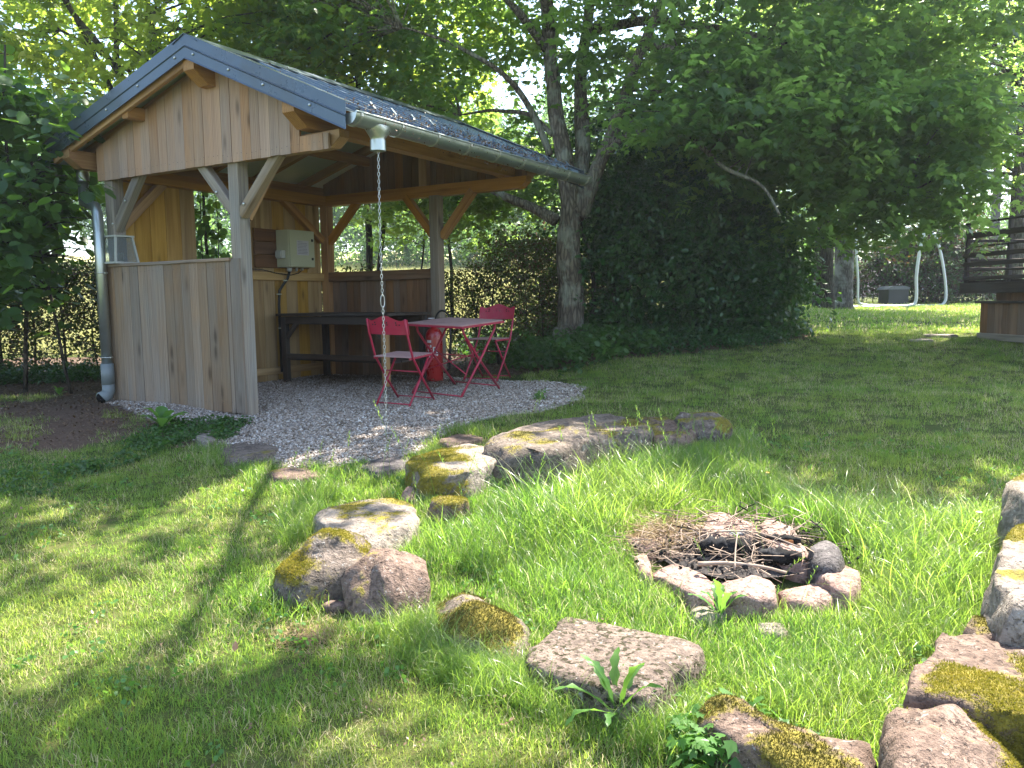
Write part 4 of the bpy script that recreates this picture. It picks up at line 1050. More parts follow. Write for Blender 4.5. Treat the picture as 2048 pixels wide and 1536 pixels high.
stone('sitting_stone', px_outline([(1400, 1385), (1440, 1379), (1475, 1388), (1543, 1424), (1653, 1460), (1755, 1492), (1760, 1560), (1640, 1580), (1540, 1530), (1450, 1455), (1405, 1425)], -.40), -.40, -.66, 'sand_red',
      'long narrow stone at the lower edge, mossy hollow near its left end', group=gs, round_=.4, dome=.02, amp=.026, moss=.38, moss_off=(-.35, 0), seed=12, tuft=14000, tuft_mat='moss_dark')
stone('sitting_stone', px_outline([(1752, 1490), (1762, 1445), (1795, 1400), (1851, 1378), (1905, 1388), (1975, 1424), (2040, 1480), (2045, 1530), (1985, 1580), (1860, 1610), (1770, 1560)], -.30), -.30, -.62, 'sand_red',
      'large rounded boulder in the near corner with patches of green moss', group=gs, round_=.65, dome=.045, amp=.024, moss=.32, moss_off=(.45, .0), seed=13, facet=.8, tuft=26000, n=56)
stone('sitting_stone', px_outline([(1798, 1378), (1818, 1340), (1862, 1290), (1895, 1262), (1955, 1264), (2060, 1292), (2130, 1330), (2125, 1450), (2035, 1438), (1935, 1412), (1850, 1392)], -.26), -.26, -.62, 'sand_red',
      'wide brown slab behind the near-corner boulder, moss along its front edge', group=gs, round_=.12, dome=.012, amp=.018, moss=.30, moss_off=(.0, -.7), seed=14, tuft=30000, n=56)
stone('sitting_stone', px_outline([(1930, 1255), (1946, 1232), (1975, 1222), (2015, 1236), (2065, 1258), (2070, 1290), (2000, 1280), (1950, 1272)], -.26), -.26, -.55, 'sand_red',
      'rough low stone propped behind the wide brown slab', group=gs, round_=.3, dome=.01, amp=.026, moss=.32, seed=15, tuft=5000, tuft_mat='moss_dark')
stone('sitting_stone', px_outline([(1972, 1160), (1985, 1120), (2005, 1104), (2060, 1098), (2120, 1115), (2125, 1215), (2060, 1225), (2000, 1200)], -.12), -.12, -.40, 'sand_pale',
      'big whitish stone with an undercut shaded front, tilted on smaller ones', group=gs, round_=.35, dome=.012, amp=.028, moss=.10, seed=16, facet=.8, tilt=(-.05, .12))
stone('sitting_stone', px_outline([(1968, 1218), (1985, 1205), (2008, 1212), (2010, 1232), (1985, 1240)], -.33), -.33, -.50, 'sand_pale',
      'small white stone wedged below the undercut whitish stone', group=gs, round_=.5, dome=.01, amp=.02, seed=17)
stone('sitting_stone', px_outline([(2004, 1092), (2012, 1062), (2035, 1046), (2080, 1040), (2110, 1070), (2090, 1098), (2040, 1102)], -.17), -.17, -.45, 'sand_red',
      'stone capped with orange-brown moss behind the big whitish one', group=gs, round_=.5, dome=.02, amp=.02, moss=.52, moss_off=(0, .4), seed=18, tuft=6000)
stone('sitting_stone', px_outline([(2008, 985), (2020, 955), (2050, 940), (2110, 940), (2120, 990), (2090, 1010), (2040, 1008)], -.05), -.05, -.42, 'sand_pale',
      'upright tan stone farthest back on the right edge', group=gs, round_=.5, dome=.02, amp=.025, moss=.22, seed=19, facet=.8, tuft=5000)
for (px_, py_, w, d, lab, sd) in ((665, 1222, .14, .10, 'small reddish rock in the lawn below the golden-mossed boulder', 31), (720, 1218, .10, .08, 'tiny pinkish rock between grass tufts below the bare boulder', 32)):
    p = on_ground(px_, py_); zz = float(G(p[0], p[1])); stone('small_rock', blob(p[0], p[1], w, d, .3, 8, sd), zz + .025, zz - .05, 'sand_red', lab, 'rock', group='small rocks in the lawn', round_=.6, dome=.01, amp=.012, seed=sd, n=20)
# flat stones edging the gravel
for i, (pts, lab, mt) in enumerate((([(437, 905), (445, 888), (490, 880), (540, 886), (560, 897), (520, 914), (460, 916)], 'flat grey paving stone at the left corner of the gravel', 'sand_grey'),
                                ([(528, 944), (560, 933), (620, 936), (648, 948), (600, 958), (548, 957)], 'flat pinkish stone between the lawn and the gravel front edge', 'sand_red'),
                                ([(716, 934), (740, 918), (800, 908), (832, 912), (815, 932), (760, 944)], 'flat dark stone at the gravel edge left of the yellow-mossed block', 'dark_stone'),
                                ([(390, 872), (402, 866), (420, 868), (432, 878), (410, 885)], 'small pale stone beside the leafy weed in the gravel', 'sand_pale'),
                                ([(872, 880), (905, 868), (950, 866), (968, 874), (940, 884), (895, 888)], 'flat brown stone between grass and gravel behind the mossy blocks', 'sand_red'))):
    zz = gzp(*np.mean(pts, 0)); stone('paving_stone', px_outline(pts, zz + .018), zz + .018, zz - .06, mt, lab, 'paving stone', group='flat stones along the gravel', round_=.15, dome=.002, amp=.008, seed=40 + i, n=30, moss=.05)
for i, (px_, py_, w, lab) in enumerate(((1878, 672, .45, 'round grey stepping stone in the far lawn before the deck'), (1842, 682, .34, 'half-buried grey stepping stone left of the round one'))):
    p = on_ground(px_, py_); zz = float(G(p[0], p[1])); stone('stepping_stone', blob(p[0], p[1], w, w * .9, 0, 10, i), zz + .018, zz - .05, 'sand_pale', lab, 'stepping stone', group='stepping stones in the far lawn', round_=.15, dome=0, amp=.006, seed=50 + i, n=24)

# ---- fire place
gf = 'stones round the fire place'
def fstone(pts, zt, mat, lab, sd, round_=.45, **k):
    zg = gzp(*np.mean(pts, 0)); c0 = np.mean(pts, 0); pts = [tuple(c0 + (np.array(q) - c0) * 1.12) for q in pts]; zt *= .85; return stone('fire_stone', px_outline(pts, zg + zt), zg + zt, zg - .08, mat, lab, 'stone', group=gf, round_=round_ * .8, dome=.010, amp=.011, seed=sd, n=34, nsc=5, facet=.5, **k)
fstone([(1412, 1052), (1418, 1032), (1437, 1026), (1475, 1034), (1514, 1048), (1513, 1062), (1470, 1064), (1425, 1060)], .085, 'fire_stone', 'pale pink oblong stone at the back of the fire ring', 61, .35, tilt=(-.06, .1))
fstone([(1518, 1066), (1530, 1050), (1555, 1048), (1585, 1060), (1612, 1090), (1612, 1104), (1580, 1102), (1545, 1090)], .09, 'fire_stone', 'sloping rounded pink stone at the back right of the fire ring', 62, .5, tilt=(-.1, .15))
fstone([(1617, 1100), (1630, 1082), (1655, 1076), (1680, 1090), (1689, 1110), (1668, 1126), (1636, 1122)], .12, 'dark_stone', 'dark soot-grey round stone on the right of the fire ring', 63, .7)
fstone([(1636, 1150), (1652, 1132), (1684, 1124), (1716, 1138), (1718, 1162), (1690, 1178), (1655, 1168)], .08, 'fire_stone', 'pink stone with a curved crack at the right front of the fire ring', 64)
fstone([(1562, 1180), (1595, 1172), (1640, 1164), (1672, 1176), (1668, 1196), (1620, 1204), (1572, 1198)], .06, 'fire_stone', 'low reddish stone half hidden by weeds at the front of the fire ring', 65)
fstone([(1436, 1166), (1470, 1156), (1526, 1150), (1548, 1166), (1552, 1186), (1500, 1192), (1448, 1186)], .10, 'fire_stone', 'largest rosy stone at the middle front of the fire ring', 66, .35)
fstone([(1305, 1146), (1330, 1132), (1384, 1130), (1410, 1148), (1436, 1172), (1420, 1192), (1390, 1186), (1340, 1164)], .055, 'fire_stone', 'broad flat pink stone at the left front of the fire ring', 67)
fstone([(1272, 1118), (1282, 1106), (1298, 1110), (1304, 1130), (1298, 1142), (1277, 1138)], .05, 'fire_stone', 'small rosy stone at the left end of the fire ring', 68)
fstone([(1252, 1080), (1270, 1064), (1296, 1062), (1314, 1082), (1308, 1094), (1275, 1092)], .035, 'fire_stone', 'flat stone under straw at the back left of the fire ring', 69)
fstone([(1308, 1068), (1340, 1054), (1381, 1050), (1400, 1062), (1370, 1074), (1325, 1078)], .04, 'fire_stone', 'straw-strewn stone left of the oblong back stone', 70)
fstone([(1381, 1220), (1400, 1210), (1440, 1214), (1456, 1228), (1430, 1238), (1395, 1236)], .035, 'sand_pale', 'half-buried pale stone in front of the largest rosy stone', 71)
fstone([(1512, 1245), (1535, 1238), (1572, 1244), (1580, 1256), (1550, 1264), (1520, 1262)], .035, 'sand_pale', 'half-buried yellowish stone lowest in the grass before the fire ring', 72)
fc = on_ground(1470, 1110)
zf = float(G(fc[0], fc[1]))
# bed of ash and char
mb = MB(); C_ = blob(fc[0], fc[1], .80, .72, 0, 20, 5, .05); rings = [(1, .0), (.7, .025), (.35, .045), (.0, .05)]
vs = [];
for s_, z_ in rings[:-1]:
    for (x, y) in C_: vs.append((fc[0] + (x - fc[0]) * s_, fc[1] + (y - fc[1]) * s_, float(G(x, y)) * .0 + zf + z_ + rng.normal(0, .005)))
vs.append((fc[0], fc[1], zf + .05)); n_ = len(C_)
mb.add(vs, [(i * n_ + k, i * n_ + (k + 1) % n_, (i + 1) * n_ + (k + 1) % n_, (i + 1) * n_ + k) for i in range(2) for k in range(n_)] + [(2 * n_ + k, 2 * n_ + (k + 1) % n_, 3 * n_) for k in range(n_)], True)
o = mb.build('ash_bed', plain('ash_and_char', (.045, .04, .038), .95, 0, .1, .6, 30, .8, (.16, .14, .13))); tag(o, kind='stuff')
def log_mesh(L, r, sd, n=20, m=26):
    vs = []
    for i in range(m + 1):
        t = i / m; rr = r * (1 - .5 * abs(2 * t - 1) ** 3)
        for k in range(n):
            a = 2 * PI * k / n; p = Vector((math.cos(a), math.sin(a), t * 5 + sd)); q = rr * (1 + .5 * mnoise.noise(p * 1.3) + .35 * mnoise.noise(p * 4) + .2 * mnoise.noise(p * 11))
            vs.append((q * math.cos(a), q * math.sin(a), (t - .5) * L))
    fs = [(i * n + k, i * n + (k + 1) % n, (i + 1) * n + (k + 1) % n, (i + 1) * n + k) for i in range(m) for k in range(n)] + [tuple(range(n - 1, -1, -1)), tuple(m * n + k for k in range(n))]
    return np_mesh('charred_log', np.array(vs), [np.array(fs[:-2]), np.array(fs[-2:])], False)
for (px_, py_, zo, L, r, yaw, pit, lab, sd, mt) in ((1452, 1092, .085, .26, .042, .12, .08, 'thick black charred log across the middle of the fire place', 1, 'char'),
                                      (1553, 1078, .10, .24, .022, -.65, -.12, 'thin charred log with an orange split, lying against the back right stone', 2, 'char'),
                                      (1560, 1112, .07, .20, .035, -.3, .0, 'stubby black log on the right side of the fire bed', 3, 'char'),
                                      (1480, 1070, .09, .14, .025, .4, .0, 'short burnt stick end below the oblong back stone', 4, 'ash')):
    p = at_z(px_, py_, zf + zo); o = link('charred_log', log_mesh(L, r, sd), M[mt]); o.location = p; o.rotation_euler = (0, PI / 2 + pit, yaw)
    tag(o, lab, 'log', 'burnt logs in the fire place')
    if sd == 2:
        q = MB(); q.box((-.004, -.024, -.09), (.012, -.014, .09)); q.build('split_wood', plain('fresh_orange_wood', (.40, .16, .05), .7), o)
tl = ['long pale branch lying along the front of the fire bed', 'branch slanting over the black log', 'forked twig standing out of the embers']
for i in range(3):
    q = MB()
    if i == 0: pts = [at_z(1396, 1128, zf + .07), at_z(1450, 1126, zf + .075), at_z(1520, 1133, zf + .07), at_z(1572, 1146, zf + .05)]
    elif i == 1: pts = [at_z(1395, 1078, zf + .09), at_z(1440, 1066, zf + .12), at_z(1520, 1068, zf + .12), at_z(1600, 1096, zf + .10)]
    else: pts = [at_z(1470, 1138, zf + .06), at_z(1472, 1100, zf + .12), at_z(1476, 1070, zf + .17)]
    limb_tubes(q, pts, (.012, .006, .005)[i], (.006, .003, .003)[i], 7, .01, 3); o = q.build('branch', M['twig']); tag(o, tl[i], 'branch', 'branches in the fire place')
# countless twigs, straw
def sticks(name, n, c, sx, sy, zlo, zhi, L, r, mat, label=None, tilt=.25, fold=.0):
    V = []; Fc = []; b = 0
    for i in range(n):
        x, y = c[0] + rng.normal(0, sx), c[1] + rng.normal(0, sy)
        l = L * rng.uniform(.4, 1.2); a = rng.uniform(0, 2 * PI); e = rng.normal(0, tilt); rr = r * rng.uniform(.6, 1.4)
        d = np.array([math.cos(a) * math.cos(e), math.sin(a) * math.cos(e), math.sin(e)]); z = float(G(x, y)) + rng.uniform(zlo, zhi)
        s_ = np.cross(d, (0, 0, 1)); s_ /= np.linalg.norm(s_) + 1e-9; u_ = np.cross(s_, d); bend = rng.normal(0, .12) * l
        for j, t in enumerate((-.5, 0, .5)):
            p = np.array([x, y, z]) + d * l * t + s_ * (bend if j == 1 else 0)
            for k in range(3):
                q = 2 * PI * k / 3; V.append(p + rr * (math.cos(q) * s_ + math.sin(q) * u_))
        for j in range(2):
            for k in range(3): Fc.append((b + j * 3 + k, b + j * 3 + (k + 1) % 3, b + (j + 1) * 3 + (k + 1) % 3, b + (j + 1) * 3 + k))
        b += 9
    o = link(name, np_mesh(name, np.array(V), np.array(Fc)), M[mat]); tag(o, label, kind='stuff'); return o
sticks('twigs', 420, (fc[0], fc[1] + .02), .22, .17, .03, .13, .20, .0022, 'twig', None, .3)
sticks('dark_twigs', 160, (fc[0] + .12, fc[1]), .17, .14, .03, .12, .16, .003, 'char', None, .35)
lf = on_ground(1345, 1088); sticks('dry_straw', 900, (lf[0], lf[1]), .13, .10, .02, .09, .13, .0013, 'straw', None, .3)
lf = on_ground(1350, 1115); sticks('twig_litter', 500, (lf[0] + .05, lf[1]), .16, .08, .01, .07, .08, .0018, 'twig', None, .3)
lf = on_ground(1405, 1200); sticks('twig_litter', 160, (lf[0], lf[1] + .03), .10, .06, .01, .05, .08, .0015, 'twig', None, .4)
lf = on_ground(610, 1275); sticks('pine_straw', 500, (lf[0], lf[1]), .10, .07, .0, .015, .07, .0009, 'straw', None, .15)

# ================================================================== DECK, SWING, BIN ON THE RIGHT
t = empty('raised_deck', (6.30, 10.9, 0), math.radians(4), label='dark wooden raised deck with slatted railing above a boarded base', cat='deck')
# local axes: x to the right, y away; the left side face lies at x=0 and comes towards the camera
gD = float(G(6.3, 10.9))
for i in range(16):
    y0 = -i * .145; mb = MB(); mb.box((0, y0 - .142, gD + .06), (.03, y0 - .003, gD + .46)); mb.build('base_board', M['dark_plank'], t)
for i in range(14):
    x0 = .03 + i * .145; mb = MB(); mb.box((x0, -.03, gD + .06), (x0 + .142, 0, gD + .46)); mb.build('base_board', M['dark_plank'], t)
beam('sill_board', (-.01, .0, gD + .02), (-.01, -2.3, gD + .02), .05, .09, M['post'], t)
beam('base_cap', (.02, .05, gD + .475), (.02, -2.3, gD + .475), .14, .03, M['dark_wood'], t)
for (x, y) in ((.22, -.35), (.22, -1.6), (1.6, -.35), (1.6, -1.6)):
    beam('post', (x, y, gD), (x, y, 1.00), .30, .30, M['dark_plank'] if x < 1 else M['dark_wood'], t, (0, 1, 0))
beam('deck_beam', (-.06, .30, 1.0), (-.06, -2.4, 1.0), .06, .14, M['dark_wood'], t); beam('deck_beam', (-.06, .35, 1.0), (2.4, .35, 1.0), .06, .14, M['dark_wood'], t)
for i in range(16): beam('deck_board', (-.08 + .08, .28 - i * .145, 1.085), (2.4, .28 - i * .145, 1.085), .14, .026, M['dark_wood'], t, (0, 0, 1), 0)
for (x, y) in ((-.02, .30), (-.02, -.55), (-.02, -1.4), (-.02, -2.25), (.9, .33), (1.8, .33)):
    beam('railing_post', (x, y, .95), (x, y, 1.88), .05, .05, M['dark_wood'], t, (0, 1, 0))
for z, w in ((1.86, .028), (1.70, .075), (1.55, .022), (1.44, .06), (1.32, .06), (1.23, .022), (1.13, .05)):
    beam('rail', (-.06, .30, z), (-.06, -2.4, z), .028, w, M['dark_wood'], t)
    if w > .05: beam('rail', (.0, .37, z - .055), (2.4, .37, z - .055), .028, .04, M['dark_wood'], t)
for z in (1.3, 1.5, 1.7): beam('rail', (2.3, .3, z), (2.3, -2.4, z), .03, .12, M['dark_plank'], t)
# swing frame
def px_path(pts, y): return [tuple(at_y(a, b, y)) for a, b in pts]
t = empty('swing_frame', (11.3, 24.3, float(G(11.3, 24.3))), 0, label='white tubular swing frame with curved legs on the far lawn', cat='swing frame')
o_ = np.array(t.location)
def ltube(name, pts, r):
    mb = MB(); P = [np.array(p) - o_ for p in pts]; limb_tubes(mb, P, r, r, 8, 0, 4); mb.build(name, M['tube'], t)
ya, yb = 24.0, 25.6
ltube('leg', px_path([(1850, 462), (1840, 500), (1833, 550), (1833, 585), (1831, 604), (1822, 611), (1790, 613), (1760, 613)], ya), .048)
ltube('leg', px_path([(1868, 466), (1880, 500), (1889, 550), (1892, 590), (1888, 606), (1876, 611), (1840, 612)], yb), .045)
ltube('leg', px_path([(1712, 470), (1713, 510), (1716, 560), (1716, 598), (1722, 608), (1750, 612)], yb), .04)
ltube('leg', px_path([(1690, 470), (1680, 540), (1672, 600), (1676, 612), (1700, 614)], ya), .04) if False else None
ltube('top_bar', [tuple(at_y(1705, 459, yb)), tuple(at_y(1790, 457, 24.8)), tuple(at_y(1862, 452, 24.8))], .045)
ltube('base_bar', [tuple(at_y(1675, 614, ya)), tuple(at_y(1760, 614, ya)), tuple(at_y(1800, 614, ya))], .05)
ltube('base_bar', [tuple(at_y(1716, 611, yb)), tuple(at_y(1800, 612, yb)), tuple(at_y(1845, 612, yb))], .045)
p = at_y(1786, 611, 26.5); zb = float(G(p[0], p[1]))
t = empty('compost_bin', (p[0], p[1], zb), .1, label='black plastic compost bin with domed lid under the copper shrub', cat='compost bin')
mb = MB(); mb.prism([(-.34, -.3), (.34, -.3), (.34, .3), (-.34, .3)], 0, .50); mb.build('body', M['bin'], t)
mb = MB(); mb.prism([(-.38, .50), (.38, .50), (.33, .57), (.2, .61), (-.2, .61), (-.33, .57)], -.34, .34, axis='y'); mb.build('lid', plain('grey_lid', (.10, .11, .12), .3), t)  # lid in a lighter grey than the black body
# pale house far off behind the garden
p = at_y(2010, 560, 90); t = empty('distant_house', (p[0] + 2, 90, float(G(p[0], 90)) - 1.0), .2, label='pale house with a grey roof glimpsed behind the deck and shrubs', cat='house')
hw = plain('pale_render', (.62, .60, .60), .8); hr = plain('grey_roof_tiles', (.16, .15, .16), .7)
mb = MB(); mb.prism([(-6, 0), (6, 0), (6, 5.2), (0, 7.6), (-6, 5.2)], 0, 9, axis='y'); mb.build('wall', hw, t)
for s in (-1, 1):
    mb = MB(); mb.prism([(s * 6.5, 5.0), (0, 7.62), (0, 7.82), (s * 6.5, 5.2)], -.5, 9.5, axis='y'); mb.build('roof', hr, t)
for x in (-3.6, 0, 3.6):
    for z in (1.0, 3.4):
        mb = MB(); mb.box((x - .5, -.05, z), (x + .5, .02, z + 1.2)); w_ = mb.build('window', M['white_wood'], t); mb = MB(); mb.box((x - .42, -.07, z + .08), (x + .42, -.055, z + 1.12)); mb.build('pane', M['bin'], w_)
p = at_y(1735, 545, 45); t2 = MB(); t2.box((-2.2, 0, 0), (2.2, .25, 1.5)); o = t2.build('garden_wall', plain('pinkish_render', (.55, .42, .38), .9)); o.location = (p[0], 45, float(G(p[0], 45)) + 0.0); tag(o, 'pinkish sunlit garden wall between the far tree trunks and shrubs', 'wall')

hz, nt, out = new_mat('veil_haze'); pv = nt.nodes.new('ShaderNodeVolumePrincipled'); pv.inputs['Color'].default_value = (.85, .92, 1, 1); pv.inputs['Density'].default_value = .0010; pv.inputs['Anisotropy'].default_value = .45  # thin volume added to imitate a lens-flare veil and fade far trees
nt.links.new(pv.outputs[0], out.inputs['Volume'])
mb = MB(); mb.box((-310, -50, -2.5), (310, 610, 30)); o = mb.build('lens_veil_haze', hz); tag(o, kind='stuff')

# ================================================================== TREES
def tree_parts(name, loc, label, cat='tree', group=None): return empty(name, loc, 0, label=label, cat=cat, group=group)
def add_limbs(t, mb, mat, name='trunk'):
    o = mb.build(name, mat, t); o.location = tuple(-np.array(t.location)); return o
def add_leaves(t, key, P, R, S, name='foliage'):
    loc = np.array(t.location); return scatter(name, SP[key], np.asarray(P) - loc, R, S, t)
def cull_shelter(P, R, S, m=.25):
    """no leaves inside the shelter or right before the lens"""
    u, v = to_sh(P[:, 0], P[:, 1]); z = P[:, 2]
    ins = (u > UL - m) & (u < UR + m) & (v > V0 - m) & (v < V1 + m) & (z < np.where(u > RID, RZ - SLR * (u - RID), RZ - SLL * (RID - u)) + m)
    near = P[:, 1] < 1.0
    k = ~(ins | near); return P[k], R[k], S[k]
# --- the big maple behind the table
Y = 11.3; mg = float(G(.82, Y))
t = tree_parts('maple_tree', (.82, Y, mg), 'big maple with a forked lichen-spotted trunk behind the red table')
mb = MB(); roots = []
def limb(pxs, r0, r1, y=Y, dy=None, n=12, wob=.03):
    pts = []
    for i, (a, b) in enumerate(pxs):
        yy = y + (dy[i] if dy else 0); pts.append(at_y(a, b, yy))
    Q, rs = limb_tubes(mb, pts, r0, r1, n, wob, 5); roots.extend([tuple(q) for q in Q[2:]])
limb([(1142, 700), (1142, 640), (1139, 560), (1138, 470), (1137, 400), (1130, 330), (1112, 220), (1098, 90), (1090, -60), (1080, -240), (1070, -420)], .215, .05, n=16)
mb.lathe([(.30, -.1), (.265, .05), (.225, .22)], 16, (.82, Y, mg))
limb([(1150, 430), (1162, 350), (1166, 250), (1160, 150), (1175, 40), (1190, -120), (1200, -300)], .14, .05, dy=[0, .15, .3, .45, .6, .8, 1.0])
limb([(1160, 430), (1195, 330), (1222, 270), (1262, 160), (1292, 80), (1325, -10), (1370, -130), (1400, -260)], .11, .04, dy=[0, -.15, -.25, -.4, -.6, -.8, -1, -1.1])
limb([(1100, 310), (1060, 215), (1005, 150), (930, 100), (860, 70), (800, 55)], .055, .012, dy=[0, 0, -.2, -.3, -.4, -.4])
limb([(1105, 270), (1060, 228), (1000, 222), (960, 225), (920, 228)], .04, .012, dy=[0, .2, .4, .6, .8])
limb([(1110, 440), (1050, 410), (1000, 390), (955, 362), (915, 350)], .09, .03, dy=[0, .2, .3, .4, .5])
limb([(1190, 330), (1240, 280), (1300, 262), (1380, 275), (1440, 330), (1520, 370), (1560, 430)], .06, .012, dy=[-.1, -.4, -.9, -1.3, -1.6, -1.9, -2.0])
limb([(1290, 90), (1360, 110), (1450, 170), (1560, 250), (1690, 330), (1800, 400)], .07, .015, dy=[-.6, -.9, -1.1, -1.2, -1.2, -1.1])
limb([(1180, 60), (1300, 40), (1450, 60), (1600, 90), (1760, 120), (1880, 180)], .08, .02, dy=[.5, .4, .3, .0, -.2, -.4])
limb([(1095, 100), (1040, 30), (980, -40), (900, -100)], .07, .025, dy=[0, -.3, -.6, -.9])
limb([(1360, -120), (1500, -180), (1700, -200), (1850, -180)], .08, .03, dy=[-1, -1.2, -1.3, -1.2])
cl = []
# clusters: right hand mass, nearer boughs low on the right, left backlit part, top, added unseen shading clusters
cl.append(ell_clusters((3.7, 10.9, 4.7), (3.1, 2.0, 2.4), 250, .25, zmin=2.0, gap=(.9, -.28)))
cl.append(ell_clusters((1.7, 11.0, 6.4), (3.4, 2.4, 1.4), 95, .2, zmin=3.2, gap=(.9, -.3)))
cl.append(ell_clusters((-1.4, 12.1, 4.9), (2.6, 1.2, 1.9), 115, .2, zmin=2.9, gap=(.9, -.25)))
cl.append(ell_clusters((-.6, 12.6, 3.0), (1.6, .9, .8), 44, .1, zmin=2.3, gap=(.9, -.2)))
cl.append(ell_clusters((2.9, 9.6, 3.0), (1.5, .7, .55), 40, .1, zmin=2.35))
cl.append(ell_clusters((4.6, 10.3, 2.65), (1.6, .9, .95), 110, .1, zmin=1.75))
cl.append(ell_clusters((3.6, 10.0, 3.4), (1.6, .8, .6), 50, .1, zmin=2.3))
cl.append(ell_clusters((6.2, 10.4, 7.4), (3.0, 2.4, .7), 170, .0))  # this and the next two: unseen cover added to shade lawn and right canopy
cl.append(ell_clusters((4.2, 12.5, 7.9), (3.2, 2.2, .6), 120, .0))
cl.append(ell_clusters((7.0, 12.6, 7.4), (2.5, 2.0, .6), 110, .0))
cl.append(ell_clusters((1.45, 5.6, 6.3), (1.1, .65, .4), 13, .0))  # these three: unseen clusters placed up the sun ray to dapple the lawn
cl.append(ell_clusters((1.3, 7.3, 6.4), (1.2, .4, .3), 4, .0))
cl.append(ell_clusters((-.6, 8.5, 6.6), (2.0, .9, .4), 14, .0))
limb([(1098, 60), (1060, -260), (1120, -560)], .09, .05, dy=[0, -1.2, -2.2])
shade_bough_pts = [(.9, 10.6, 5.4), (1.0, 9.0, 6.2), (1.4, 7.2, 6.5), (1.7, 5.6, 6.4), (1.9, 4.8, 6.3)]  # unseen bough added to carry the clusters that dapple the lawn
Q, rs = limb_tubes(mb, shade_bough_pts, .07, .015, 8, .03, 5); roots.extend([tuple(q) for q in Q])
CL = np.concatenate(cl)
br = MB(); branches_to(mb, roots, CL[rng.choice(len(CL), 330, replace=False)], .03, 5)
add_limbs(t, mb, M['bark'])
P_, R_, S_ = spray_pts(CL, 10, .34, .42)
P_, R_, S_ = cull_shelter(P_, R_, S_); add_leaves(t, 'maple', P_, R_, S_)
# --- crown that leans out over the lawn from above the frame (same kind of tree, right behind the deck side)
def simple_tree(name, base, H, cr, cz, label, key, ncl, per, spread, bark_, r0=.2, group=None, lean=(0, 0), zmin=None, gap=(.6, -.3), shell=.3, nb_=60, cc=None, scale=1.0, leafs=True):
    g0 = float(G(base[0], base[1])); t = tree_parts(name, (base[0], base[1], g0), label, 'tree', group); mb = MB()
    tp = np.array([base[0] + lean[0], base[1] + lean[1], g0 + H * .8])
    Q, rs = limb_tubes(mb, [(base[0], base[1], g0 - .1), (base[0] + lean[0] * .1, base[1] + lean[1] * .1, g0 + H * .25), (base[0] + lean[0] * .5, base[1] + lean[1] * .5, g0 + H * .5), tuple(tp)], r0, r0 * .25, 12, .04, 5)
    c0 = cc if cc is not None else (tp[0], tp[1], g0 + cz)
    C = ell_clusters(c0, cr, ncl, shell, zmin, gap); nb2 = min(nb_, ncl)
    branches_to(mb, [tuple(q) for q in Q[4:]], C[rng.choice(ncl, nb2, replace=False)], r0 * .3, 5); add_limbs(t, mb, bark_)
    P_, R_, S_ = spray_pts(C, per, spread, .5); S_ *= scale; P_, R_, S_ = cull_shelter(P_, R_, S_); add_leaves(t, key, P_, R_, S_); return t
p1 = on_ground(1650, 614); 
simple_tree('lawn_tree', (7.75, 20.2), 8.5, (3.4, 3.0, 3.2), 5.6, 'dark-trunked tree on the far lawn, left of the white swing frame', 'maple', 190, 10, .45, M['bark_dark'], .29, zmin=2.3, scale=1.1)
simple_tree('lawn_tree', (8.9, 21.8), 9.5, (3.6, 3.0, 3.4), 6.4, 'grey spotted trunk close behind the dark-trunked tree', 'maple', 190, 10, .5, M['bark_grey'], .30, zmin=3.0, scale=1.1)
simple_tree('lawn_tree', (10.8, 17.5), 8.5, (2.3, 2.6, 2.8), 5.6, 'tree whose hanging leaves meet the sky above the deck', 'maple', 110, 10, .45, M['bark_dark'], .2, zmin=2.6, scale=1.0, cc=(7.6, 16.5, 5.4))
simple_tree('birch_tree', (19.5, 33), 15, (4.0, 3.2, 5.5), 9.5, 'tall pale-leaved tree far off against the sky in the top right', 'pale', 95, 12, .8, M['bark_grey'], .25, scale=1.1)
# --- dark evergreen mass right of the maple
g0 = float(G(2.5, 11.6)); t = tree_parts('evergreen_bush', (2.5, 11.8, g0), 'huge dark evergreen bush between the maple trunk and the open lawn', 'bush')
mb = MB(); roots = []
for a in range(9):
    x, y = 2.5 + rng.normal(0, .6), 11.8 + rng.normal(0, .35); Q, _ = limb_tubes(mb, [(x, y, g0 - .05), (x + rng.normal(0, .15), y, g0 + 1.2), (x + rng.normal(0, .5), y + rng.normal(0, .3), g0 + 2.8)], .05, .015, 6, .02, 4); roots += [tuple(q) for q in Q]
C = np.concatenate([ell_clusters((2.45, 11.7, g0 + 1.1), (1.35, 1.1, 1.7), 420, .62, zmin=g0 + .02), ell_clusters((1.9, 12.2, g0 + 2.2), (1.2, .9, 1.4), 220, .45), ell_clusters((3.35, 11.6, g0 + .75), (.85, .9, .95), 190, .5, zmin=g0 + .02),
                    ell_clusters((2.6, 12.9, g0 + 1.4), (2.0, .7, 1.8), 160, .1, zmin=g0 + .1)])
branches_to(mb, roots, C[rng.choice(len(C), 80, replace=False)], .02, 5); add_limbs(t, mb, M['bark_dark'])
P_, R_, S_ = spray_pts(C, 6, .17, .9); R_[:, :2] += rng.normal(0, .5, (len(R_), 2)); add_leaves(t, 'dark', P_, R_, S_ * 1.45)
